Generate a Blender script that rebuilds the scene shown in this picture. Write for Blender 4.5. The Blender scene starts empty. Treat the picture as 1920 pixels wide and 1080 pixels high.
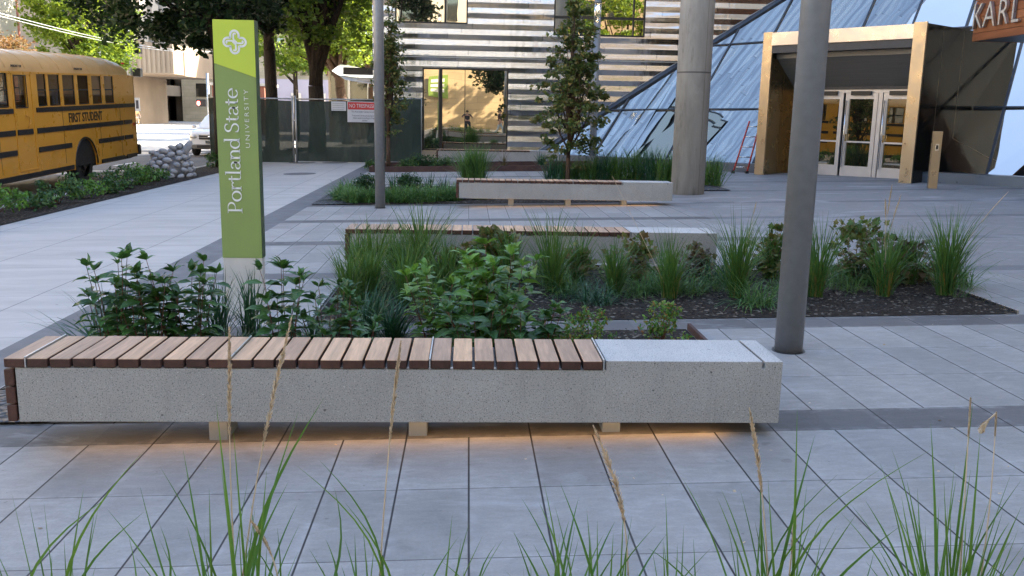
import bpy, math, random
import numpy as np
from mathutils import Vector, Matrix
R = math.radians
random.seed(7)
C = bpy.data.collections.new('Scene Objects'); bpy.context.scene.collection.children.link(C)
sc = bpy.context.scene

# ------------------------------------------------------------------ camera geometry
CF, CTH, CRO, CYA, CH = 1680.5, .1927, .0191, .0510, 1.568
GX = .0229                      # the plaza drains gently: it rises to the right
_fw = np.array([math.sin(CYA)*math.cos(CTH), math.cos(CYA)*math.cos(CTH), -math.sin(CTH)])
_r0 = np.array([math.cos(CYA), -math.sin(CYA), 0.]); _u0 = np.cross(_r0, _fw)
_R = _r0*math.cos(CRO)+_u0*math.sin(CRO); _U = -_r0*math.sin(CRO)+_u0*math.cos(CRO)
def ray(x, y): return _fw+_R*(x-960)/CF+_U*(540-y)/CF
def G(x, y, dz=0.):
    d = ray(x, y); t = (CH-dz)/(GX*d[0]-d[2]); q = d*t; return Vector((q[0], q[1], q[2]+CH))
def YP(x, y, Y):
    d = ray(x, y); q = d*Y/d[1]; return Vector((q[0], q[1], q[2]+CH))
def gz(x):
    if x > -8: return GX*x
    if x > -14: return GX*x-.12
    return GX*-14-.12

cam = bpy.data.cameras.new('camera'); co = bpy.data.objects.new('camera', cam); C.objects.link(co)
M = Matrix(((_R[0], _U[0], -_fw[0], 0), (_R[1], _U[1], -_fw[1], 0), (_R[2], _U[2], -_fw[2], CH), (0, 0, 0, 1)))
co.matrix_world = M
cam.sensor_width = 36; cam.lens = 36*CF/1920; cam.clip_start = .05; cam.clip_end = 3000
sc.camera = co

# ------------------------------------------------------------------ light
SUN_AZ, SUN_EL = 65., 30.
sd = Vector((math.sin(R(SUN_AZ))*math.cos(R(SUN_EL)), math.cos(R(SUN_AZ))*math.cos(R(SUN_EL)), math.sin(R(SUN_EL))))
sl = bpy.data.lights.new('sun', 'SUN'); sl.energy = 5.0; sl.angle = R(.5); sl.color = (1, .90, .74)
so = bpy.data.objects.new('sun', sl); C.objects.link(so); so.rotation_euler = sd.to_track_quat('Z', 'Y').to_euler(); so.location = (20, 10, 40)
w = bpy.data.worlds.new('World'); sc.world = w; w.use_nodes = True
nt = w.node_tree; nt.nodes.clear()
sky = nt.nodes.new('ShaderNodeTexSky'); sky.sky_type = 'NISHITA'; sky.sun_disc = False
sky.sun_elevation = R(SUN_EL); sky.sun_rotation = R(SUN_AZ); sky.air_density = 1.0; sky.dust_density = 1.6; sky.ozone_density = .35
bg = nt.nodes.new('ShaderNodeBackground'); bg.inputs[1].default_value = .15
wo = nt.nodes.new('ShaderNodeOutputWorld'); nt.links.new(sky.outputs[0], bg.inputs[0]); nt.links.new(bg.outputs[0], wo.inputs[0])
sc.view_settings.view_transform = 'Standard'; sc.view_settings.look = 'None'; sc.view_settings.gamma = 1
sc.view_settings.exposure = 2.32
sc.cycles.max_bounces = 7; sc.cycles.diffuse_bounces = 3; sc.cycles.transparent_max_bounces = 12
sc.cycles.use_denoising = True

# ------------------------------------------------------------------ materials
class NT:
    def __init__(s, name):
        s.m = bpy.data.materials.new(name); s.m.use_nodes = True; s.t = s.m.node_tree; s.n = s.t.nodes
        s.b = s.n['Principled BSDF']; s.out = s.n['Material Output']
    def node(s, ty, **k):
        n = s.n.new(ty)
        for a, v in k.items(): setattr(n, a, v)
        return n
    def link(s, a, b): s.t.links.new(a, b)
    def setin(s, sock, v):
        if isinstance(v, bpy.types.NodeSocket): s.link(v, sock)
        else: sock.default_value = v
    def math(s, op, a, b=0., c=0., clamp=False):
        n = s.node('ShaderNodeMath', operation=op, use_clamp=clamp)
        s.setin(n.inputs[0], a); s.setin(n.inputs[1], b); s.setin(n.inputs[2], c); return n.outputs[0]
    def mix(s, f, a, b, mode='MIX'):
        n = s.node('ShaderNodeMix', data_type='RGBA', blend_type=mode)
        s.setin(n.inputs[0], f)
        s.setin(n.inputs[6], a if not isinstance(a, tuple) else (*a, 1)); s.setin(n.inputs[7], b if not isinstance(b, tuple) else (*b, 1))
        return n.outputs[2]
    def coord(s, which='Object'):
        if which == 'World': return s.node('ShaderNodeNewGeometry').outputs['Position']
        return s.node('ShaderNodeTexCoord').outputs[which]
    def mapping(s, v, scale=(1, 1, 1), loc=(0, 0, 0)):
        n = s.node('ShaderNodeMapping'); s.link(v, n.inputs[0]); n.inputs['Scale'].default_value = scale; n.inputs['Location'].default_value = loc; return n.outputs[0]
    def noise(s, v, scale, detail=3., rough=.5, dist=0.):
        n = s.node('ShaderNodeTexNoise'); s.link(v, n.inputs['Vector']); n.inputs['Scale'].default_value = scale
        n.inputs['Detail'].default_value = detail; n.inputs['Roughness'].default_value = rough; n.inputs['Distortion'].default_value = dist
        return n.outputs[0]
    def ramp(s, f, stops, interp='LINEAR'):
        n = s.node('ShaderNodeValToRGB'); s.link(f, n.inputs[0]); n.color_ramp.interpolation = interp
        e = n.color_ramp.elements
        while len(e) < len(stops): e.new(.5)
        for i, (p, c) in enumerate(stops): e[i].position = p; e[i].color = (*c, 1) if len(c) == 3 else c
        return n.outputs[0]
    def rng(s, f, a, b, c, d):
        n = s.node('ShaderNodeMapRange'); s.setin(n.inputs[0], f)
        for i, v in enumerate((a, b, c, d)): n.inputs[1+i].default_value = v
        return n.outputs[0]
    def sep(s, v):
        n = s.node('ShaderNodeSeparateXYZ'); s.link(v, n.inputs[0]); return n.outputs
    def comb(s, x, y, z=0.):
        n = s.node('ShaderNodeCombineXYZ'); s.setin(n.inputs[0], x); s.setin(n.inputs[1], y); s.setin(n.inputs[2], z); return n.outputs[0]
    def bump(s, h, strength=.3, dist=.01):
        n = s.node('ShaderNodeBump'); s.link(h, n.inputs['Height']); n.inputs['Strength'].default_value = strength; n.inputs['Distance'].default_value = dist
        s.link(n.outputs[0], s.b.inputs['Normal']); return n.outputs[0]
    def base(s, v): s.setin(s.b.inputs['Base Color'], (*v, 1) if isinstance(v, tuple) else v)
    def set(s, rough=None, metal=None, spec=None, coat=None):
        if rough is not None: s.setin(s.b.inputs['Roughness'], rough)
        if metal is not None: s.b.inputs['Metallic'].default_value = metal
        if spec is not None: s.b.inputs['Specular IOR Level'].default_value = spec
        if coat is not None: s.b.inputs['Coat Weight'].default_value = coat

def simple(name, col, rough=.5, metal=0., var=.12, scale=6., bump=0., spec=None, coat=None, speck=0., coord='Object', stretch=(1, 1, 1)):
    t = NT(name); v = t.mapping(t.coord(coord), stretch)
    n = t.noise(v, scale, 4.); f = t.rng(n, .3, .7, 1-var, 1+var)
    c = t.mix(1., col, t.comb(f, f, f), 'MULTIPLY')
    if speck:
        n2 = t.noise(v, 260., 1.); d = t.rng(n2, .62, .7, 0., speck); c = t.mix(d, c, (.03, .03, .03))
        n3 = t.noise(t.mapping(v, loc=(5, 3, 1)), 240., 1.); d = t.rng(n3, .66, .72, 0., speck); c = t.mix(d, c, (.7, .69, .66))
    t.base(c); t.set(rough, metal, spec, coat)
    n4 = t.noise(v, scale*3, 3.); t.setin(t.b.inputs['Roughness'], t.rng(n4, .3, .7, max(.02, rough-.08), min(1, rough+.08)))
    if bump: t.bump(t.noise(v, scale*12, 3.), bump, .004)
    return t.m

def leafmat(name, cols, rough=.45, trans=.35, tcol=(.35, .5, .05)):
    t = NT(name); g = t.node('ShaderNodeNewGeometry')
    k = len(cols); stops = [(i/(k-1), c) for i, c in enumerate(cols)]
    c = t.ramp(g.outputs['Random Per Island'], stops)
    n = t.noise(t.coord(), 3., 2.); f = t.rng(n, .3, .7, .7, 1.3); c = t.mix(1., c, t.comb(f, f, f), 'MULTIPLY')
    t.base(c); t.set(rough, 0, .35)
    tr = t.node('ShaderNodeBsdfTranslucent'); t.link(t.mix(.55, c, tcol), tr.inputs[0])
    mx = t.node('ShaderNodeMixShader'); mx.inputs[0].default_value = trans
    t.link(t.b.outputs[0], mx.inputs[1]); t.link(tr.outputs[0], mx.inputs[2]); t.link(mx.outputs[0], t.out.inputs[0])
    return t.m

def emis(name, col, st):
    t = NT(name); t.base((.8, .8, .8)); t.b.inputs['Emission Color'].default_value = (*col, 1); t.b.inputs['Emission Strength'].default_value = st
    return t.m

X0 = .0152
def paver_mat():
    t = NT('plaza_pavers'); P = t.coord('World'); x, y, z = t.sep(P)
    yw = t.math('ADD', t.math('MINIMUM', y, 6.63), t.math('MULTIPLY', t.math('MAXIMUM', t.math('SUBTRACT', y, 6.63), 0.), 2.135/2.26))
    u = t.math('DIVIDE', t.math('SUBTRACT', x, X0), .305)
    v = t.math('ADD', t.math('SUBTRACT', yw, 4.186), 2.135*20)
    ph = t.math('FLOORED_MODULO', v, 2.135); cyc = t.math('FLOOR', t.math('DIVIDE', v, 2.135))
    band = t.math('LESS_THAN', ph, .305)
    r = t.math('DIVIDE', t.math('SUBTRACT', ph, .305), .61); ri = t.math('FLOOR', r); fr = t.math('SUBTRACT', r, ri)
    dr = t.math('MULTIPLY', t.math('MINIMUM', fr, t.math('SUBTRACT', 1., fr)), .61)
    drb = t.math('MINIMUM', ph, t.math('ABSOLUTE', t.math('SUBTRACT', .305, ph)))
    dy = t.math('ADD', t.math('MULTIPLY', band, drb), t.math('MULTIPLY', t.math('SUBTRACT', 1., band), dr))
    fu = t.math('FRACT', t.math('ADD', u, 100.)); du1 = t.math('MULTIPLY', t.math('MINIMUM', fu, t.math('SUBTRACT', 1., fu)), .305)
    u2 = t.math('DIVIDE', t.math('ADD', u, 101.), 2.); fu2 = t.math('FRACT', u2); du2 = t.math('MULTIPLY', t.math('MINIMUM', fu2, t.math('SUBTRACT', 1., fu2)), .61)
    du = t.math('ADD', t.math('MULTIPLY', band, du2), t.math('MULTIPLY', t.math('SUBTRACT', 1., band), du1))
    # zone of large poured slabs to the right of the gardens
    zone = t.math('MULTIPLY', t.math('GREATER_THAN', y, 8.35), t.math('GREATER_THAN', t.math('ADD', x, t.math('MULTIPLY', y, .12)), 5.2))
    jx = t.math('SUBTRACT', 1., t.math('DIVIDE', t.math('SUBTRACT', du, .0024), .003), clamp=True)
    jy = t.math('MULTIPLY', t.math('SUBTRACT', 1., t.math('DIVIDE', t.math('SUBTRACT', dy, .0014), .0022), clamp=True), .75)
    j = t.math('MAXIMUM', jx, jy); j = t.math('MULTIPLY', j, t.math('SUBTRACT', 1., zone))
    wn = t.node('ShaderNodeTexWhiteNoise'); t.link(t.comb(t.math('FLOOR', u), t.math('ADD', ri, t.math('MULTIPLY', cyc, 7.)), band), wn.inputs['Vector'])
    rnd = t.rng(wn.outputs[0], 0, 1, .86, 1.12)
    c = t.mix(band, (.272, .267, .262), (.114, .113, .116))
    zb = t.mix(t.math('MULTIPLY', t.math('LESS_THAN', ph, .26), .85), (.225, .222, .226), (.135, .138, .150))
    blot = t.noise(t.mapping(P, (.55, 1.3, 1)), 1.3, 4., .55, .6); blm = t.rng(blot, .56, .66, 0, .55)
    zb = t.mix(blm, zb, (.36, .36, .37))
    crand = t.mix(1., c, t.comb(rnd, rnd, rnd), 'MULTIPLY')
    c = t.mix(zone, crand, zb)
    n1 = t.noise(P, 2.6, 5., .6); f1 = t.rng(n1, .3, .7, .84, 1.14)
    n2 = t.noise(P, 90., 3., .6); f2 = t.rng(n2, .3, .7, .93, 1.07)
    n5 = t.noise(t.mapping(P, (1, 3, 1)), 9., 4., .6, .5); f5 = t.rng(n5, .35, .75, .93, 1.12)
    ff = t.math('MULTIPLY', t.math('MULTIPLY', f1, f2), f5); c = t.mix(1., c, t.comb(ff, ff, ff), 'MULTIPLY')
    # pale bloom along paver edges
    e = t.math('MINIMUM', du, dy); ed = t.math('SUBTRACT', 1., t.math('DIVIDE', e, .045), clamp=True)
    edn = t.math('MULTIPLY', t.math('MULTIPLY', ed, t.rng(t.noise(P, 14., 4.), .42, .68, 0., .28)), t.math('SUBTRACT', 1., zone))
    c = t.mix(edn, c, (.5, .51, .53))
    stn = t.noise(t.mapping(P, (1, 1, 1), (7, 2, 0)), 1.1, 6., .7, 1.2); c = t.mix(t.rng(stn, .60, .74, 0., .38), c, (.13, .125, .12))
    drip = t.noise(t.mapping(P, (1, 1, 1), (3, 9, 0)), 5.5, 2., .5); c = t.mix(t.rng(drip, .74, .77, 0., .35), c, (.11, .105, .10))
    lite = t.noise(t.mapping(P, (1, 2.2, 1), (1, 5, 0)), 2.1, 5., .7, .8); c = t.mix(t.rng(lite, .58, .72, 0., .30), c, (.46, .47, .49))
    c = t.mix(t.rng(t.noise(P, 34., 2.), .735, .76, 0., .45), c, (.09, .09, .09))
    c = t.mix(j, c, (.018, .018, .02))
    t.base(c); t.set(t.rng(n1, .3, .7, .55, .75), 0, .4)
    h = t.math('SUBTRACT', t.math('MULTIPLY', n2, .15), j); t.bump(h, .5, .004)
    return t.m
def sidewalk_mat():
    t = NT('sidewalk_concrete'); P = t.coord('World'); x, y, z = t.sep(P)
    def line(co, per, off, wd):
        f = t.math('FRACT', t.math('ADD', t.math('DIVIDE', t.math('SUBTRACT', co, off), per), 100.))
        d = t.math('MULTIPLY', t.math('MINIMUM', f, t.math('SUBTRACT', 1., f)), per)
        return t.math('LESS_THAN', d, wd)
    j = t.math('MAXIMUM', line(x, 1.28, -3.78, .006), t.math('MULTIPLY', line(y, 1.52, .3, .005), .7))
    n1 = t.noise(t.mapping(P, (.5, 2.2, 1)), 1.6, 5., .6, .4); f1 = t.rng(n1, .3, .7, .86, 1.12)
    n2 = t.noise(t.mapping(P, (4, 60, 1)), 3., 3.); f2 = t.rng(n2, .3, .7, .96, 1.04)
    f = t.math('MULTIPLY', f1, f2)
    c = t.mix(1., (.405, .395, .385), t.comb(f, f, f), 'MULTIPLY'); c = t.mix(t.math('MULTIPLY', j, .8), c, (.12, .12, .125))
    c = t.mix(t.rng(t.noise(P, 22., 2.), .74, .77, 0., .5), c, (.1, .1, .1))
    t.base(c); t.set(.7, 0, .3); t.bump(t.math('SUBTRACT', n2, j), .25, .004); return t.m
def asphalt_mat():
    t = NT('asphalt'); P = t.coord('World')
    n = t.noise(P, 60., 3.); n2 = t.noise(P, .5, 4.)
    f = t.math('MULTIPLY', t.rng(n, .3, .7, .8, 1.25), t.rng(n2, .3, .7, .85, 1.2)); c = t.mix(1., (.105, .103, .105), t.comb(f, f, f), 'MULTIPLY')
    t.base(c); t.set(.8, 0, .3); t.bump(n, .3, .005); return t.m
def soil_mat(name, a, b, sc_=40., disp=.8):
    t = NT(name); P = t.coord('World'); vo = t.node('ShaderNodeTexVoronoi'); t.link(P, vo.inputs['Vector']); vo.inputs['Scale'].default_value = sc_
    n = t.noise(P, sc_*.8, 5., .7); c = t.ramp(n, [(.35, a), (.6, b)]); k = t.math('GREATER_THAN', t.sep(vo.outputs['Color'])[0], .93)
    c = t.mix(t.math('MULTIPLY', k, .6), c, (.28, .25, .21)); t.base(c); t.set(.9, 0, .2)
    t.bump(t.math('ADD', vo.outputs['Distance'], n), disp, .02); return t.m
def pebble_mat():
    t = NT('dark_pebbles'); P = t.coord('World'); vo = t.node('ShaderNodeTexVoronoi'); t.link(P, vo.inputs['Vector']); vo.inputs['Scale'].default_value = 22.
    s_ = t.sep(vo.outputs['Color'])[0]; c = t.ramp(s_, [(0, (.02, .021, .024)), (1, (.11, .11, .12))])
    c = t.mix(t.rng(vo.outputs['Distance'], .3, .6, 0, .9), c, (.005, .005, .005)); t.base(c); t.set(.5); t.bump(t.math('SUBTRACT', 1., vo.outputs['Distance']), .9, .03); return t.m
def bench_concrete(basec=(.335, .322, .305), nm='bench_concrete'):
    t = NT(nm); v = t.coord()
    n = t.noise(v, 2.5, 5., .6); f = t.rng(n, .3, .7, .88, 1.1); c = t.mix(1., basec, t.comb(f, f, f), 'MULTIPLY')
    for off, sc_, lo, hi, col, am in ((0, 165., .58, .67, (.08, .08, .082), .75), (4, 95., .66, .72, (.10, .10, .105), .75), (9, 145., .63, .70, (.60, .58, .55), .55), (13, 65., .72, .76, (.68, .66, .63), .5)):
        k = t.noise(t.mapping(v, loc=(off, off, off)), sc_, 1.); c = t.mix(t.rng(k, lo, hi, 0., am), c, col)
    st = t.noise(t.mapping(v, (7, 1, .8), (3, 0, 0)), 2., 4.); c = t.mix(t.rng(st, .58, .8, 0, .3), c, (.2, .195, .19))
    dr_ = t.noise(t.mapping(v, (14, 1, .9), (1, 0, 5)), 1.6, 5., .7, .4); c = t.mix(t.rng(dr_, .60, .78, 0, .34), c, (.14, .135, .13))
    ph_ = t.noise(t.mapping(v, loc=(2, 7, 3)), 46., 1.); c = t.mix(t.rng(ph_, .74, .76, 0., .8), c, (.06, .06, .06))
    t.base(c); t.set(.62, 0, .35); t.bump(t.noise(v, 150., 2.), .12, .002); return t.m
def wood_mat(name, cols, stretch=(1.2, .09, 1.2), scale=60.):
    t = NT(name); v = t.coord(); g = t.node('ShaderNodeNewGeometry')
    rp = g.outputs['Random Per Island']; base = t.ramp(rp, [(i/(len(cols)-1), c) for i, c in enumerate(cols)])
    vv = t.node('ShaderNodeVectorMath', operation='ADD'); t.link(t.mapping(v, stretch), vv.inputs[0]); t.link(t.comb(t.math('MULTIPLY', rp, 37.), rp, rp), vv.inputs[1])
    n = t.noise(vv.outputs[0], scale, 5., .6, .8); n2 = t.noise(vv.outputs[0], scale*.2, 3., .5, 1.5)
    f = t.math('MULTIPLY', t.rng(n, .3, .7, .82, 1.15), t.rng(n2, .3, .7, .8, 1.18)); c = t.mix(1., base, t.comb(f, f, f), 'MULTIPLY')
    t.base(c); t.set(.55, 0, .35); t.bump(n, .12, .002); return t.m
def facade_mat():
    t = NT('brushed_metal_panels'); P = t.coord('World'); x, y, z = t.sep(P)
    row = t.math('FLOOR', t.math('DIVIDE', z, .17))
    wn = t.node('ShaderNodeTexWhiteNoise', noise_dimensions='1D'); t.link(row, wn.inputs['W'])
    cell = t.math('FLOOR', t.math('ADD', t.math('DIVIDE', x, 3.1), t.math('MULTIPLY', wn.outputs[0], 5.)))
    fc = t.math('FRACT', t.math('ADD', t.math('ADD', t.math('DIVIDE', x, 3.1), t.math('MULTIPLY', wn.outputs[0], 5.)), 50.))
    wn2 = t.node('ShaderNodeTexWhiteNoise', noise_dimensions='2D'); t.link(t.comb(cell, row), wn2.inputs['Vector'])
    c = t.ramp(wn2.outputs[0], [(0, (.48, .48, .49)), (.5, (.62, .62, .62)), (1, (.70, .67, .63))])
    c = t.mix(t.math('LESS_THAN', fc, .004), c, (.1, .1, .1)); t.base(c)
    t.set(t.rng(wn2.outputs[0], 0, 1, .12, .24), 1.)
    n = t.noise(t.mapping(P, (.5, 1, 2.2)), 1.2, 2.); n = t.math('ADD', n, t.math('MULTIPLY', t.noise(t.mapping(P, (3, 1, 1)), 1.6, 1.), .4)); t.bump(n, .06, .25); return t.m
def mirror_glass(name, col, rough, k, wave=0., dark=(.01, .012, .012), ws=(1, 1, 1)):
    t = NT(name); t.base(dark); t.set(.1)
    gl = t.node('ShaderNodeBsdfGlossy'); gl.inputs['Color'].default_value = (*col, 1); gl.inputs['Roughness'].default_value = rough
    mx = t.node('ShaderNodeMixShader'); mx.inputs[0].default_value = k
    t.link(t.b.outputs[0], mx.inputs[1]); t.link(gl.outputs[0], mx.inputs[2]); t.link(mx.outputs[0], t.out.inputs[0])
    if wave:
        b = t.bump(t.noise(t.mapping(t.coord('World'), ws), .6, 1.), wave, .2); t.link(b, gl.inputs['Normal'])
    return t.m
def clear_glass(name, tint=(.5, .55, .55), k=.25):
    t = NT(name); tr = t.node('ShaderNodeBsdfTransparent'); tr.inputs[0].default_value = (*tint, 1)
    gl = t.node('ShaderNodeBsdfGlossy'); gl.inputs['Roughness'].default_value = .02; fr = t.node('ShaderNodeFresnel'); fr.inputs[0].default_value = 1.5
    f = t.math('ADD', fr.outputs[0], k*.3, clamp=True); mx = t.node('ShaderNodeMixShader'); t.link(f, mx.inputs[0]); t.link(tr.outputs[0], mx.inputs[1]); t.link(gl.outputs[0], mx.inputs[2]); t.link(mx.outputs[0], t.out.inputs[0]); return t.m
def bark_mat(name, a, b):
    t = NT(name); v = t.coord(); n = t.noise(t.mapping(v, (4, 4, .7)), 6., 5., .7, .5); t.base(t.ramp(n, [(.35, a), (.65, b)])); t.set(.9, 0, .2); t.bump(n, .8, .03); return t.m
def column_mat():
    t = NT('cast_concrete_column'); v = t.coord(); n = t.noise(t.mapping(v, (2, 2, .5)), 1.6, 6., .65, .6)
    c = t.ramp(n, [(.3, (.27, .255, .235)), (.5, (.36, .345, .32)), (.7, (.43, .415, .385))])
    n2 = t.noise(t.mapping(v, (3, 3, .6), (4, 0, 2)), 2.4, 5., .7); c = t.mix(t.rng(n2, .58, .7, 0, .55), c, (.15, .14, .125))
    z = t.sep(v)[2]; ring = t.math('LESS_THAN', t.math('ABSOLUTE', t.math('SUBTRACT', t.math('FRACT', t.math('DIVIDE', t.math('ADD', z, .12), 2.45)), .98)), .006)
    c = t.mix(t.math('MULTIPLY', ring, .8), c, (.1, .095, .09)); xx_ = t.sep(v)[0]; seam = t.math('LESS_THAN', t.math('ABSOLUTE', t.math('SUBTRACT', xx_, .14)), .005); c = t.mix(t.math('MULTIPLY', seam, .55), c, (.13, .12, .11)); gr = t.noise(t.mapping(v, (9, 9, .7)), 2., 4., .6); c = t.mix(t.rng(gr, .6, .75, 0, .4), c, (.5, .48, .45)); t.base(c); t.set(.8, 0, .25); t.bump(n, .2, .01); return t.m
def brick_lit():
    t = NT('tan_masonry'); v = t.coord('World'); x, y, z = t.sep(v)
    br = t.node('ShaderNodeTexBrick'); t.link(t.comb(t.math('ADD', x, y), z), br.inputs['Vector']); br.inputs['Scale'].default_value = 1.
    br.inputs['Color1'].default_value = (.52, .40, .25, 1); br.inputs['Color2'].default_value = (.47, .36, .22, 1); br.inputs['Mortar'].default_value = (.33, .26, .17, 1)
    br.inputs['Brick Width'].default_value = 1.4; br.inputs['Row Height'].default_value = .5; br.inputs['Mortar Size'].default_value = .012
    n = t.noise(v, .7, 4.); f = t.rng(n, .3, .7, .88, 1.1); t.base(t.mix(1., br.outputs[0], t.comb(f, f, f), 'MULTIPLY')); t.set(.85); return t.m
def mesh_fabric():
    t = NT('green_windscreen_mesh'); v = t.coord(); n = t.noise(t.mapping(v, (1, 1, .5)), 1.3, 4., .6, .8); f = t.rng(n, .3, .7, .6, 1.4)
    t.base(t.mix(1., (.018, .036, .028), t.comb(f, f, f), 'MULTIPLY')); t.set(.55, 0, .4)
    t.bump(t.noise(t.mapping(v, (1.5, 1, .5), (2, 0, 0)), 2.2, 3., .5, 1.), .6, .12)
    tr = t.node('ShaderNodeBsdfTransparent'); mx = t.node('ShaderNodeMixShader'); mx.inputs[0].default_value = .035
    t.link(t.b.outputs[0], mx.inputs[1]); t.link(tr.outputs[0], mx.inputs[2]); t.link(mx.outputs[0], t.out.inputs[0]); return t.m

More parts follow.
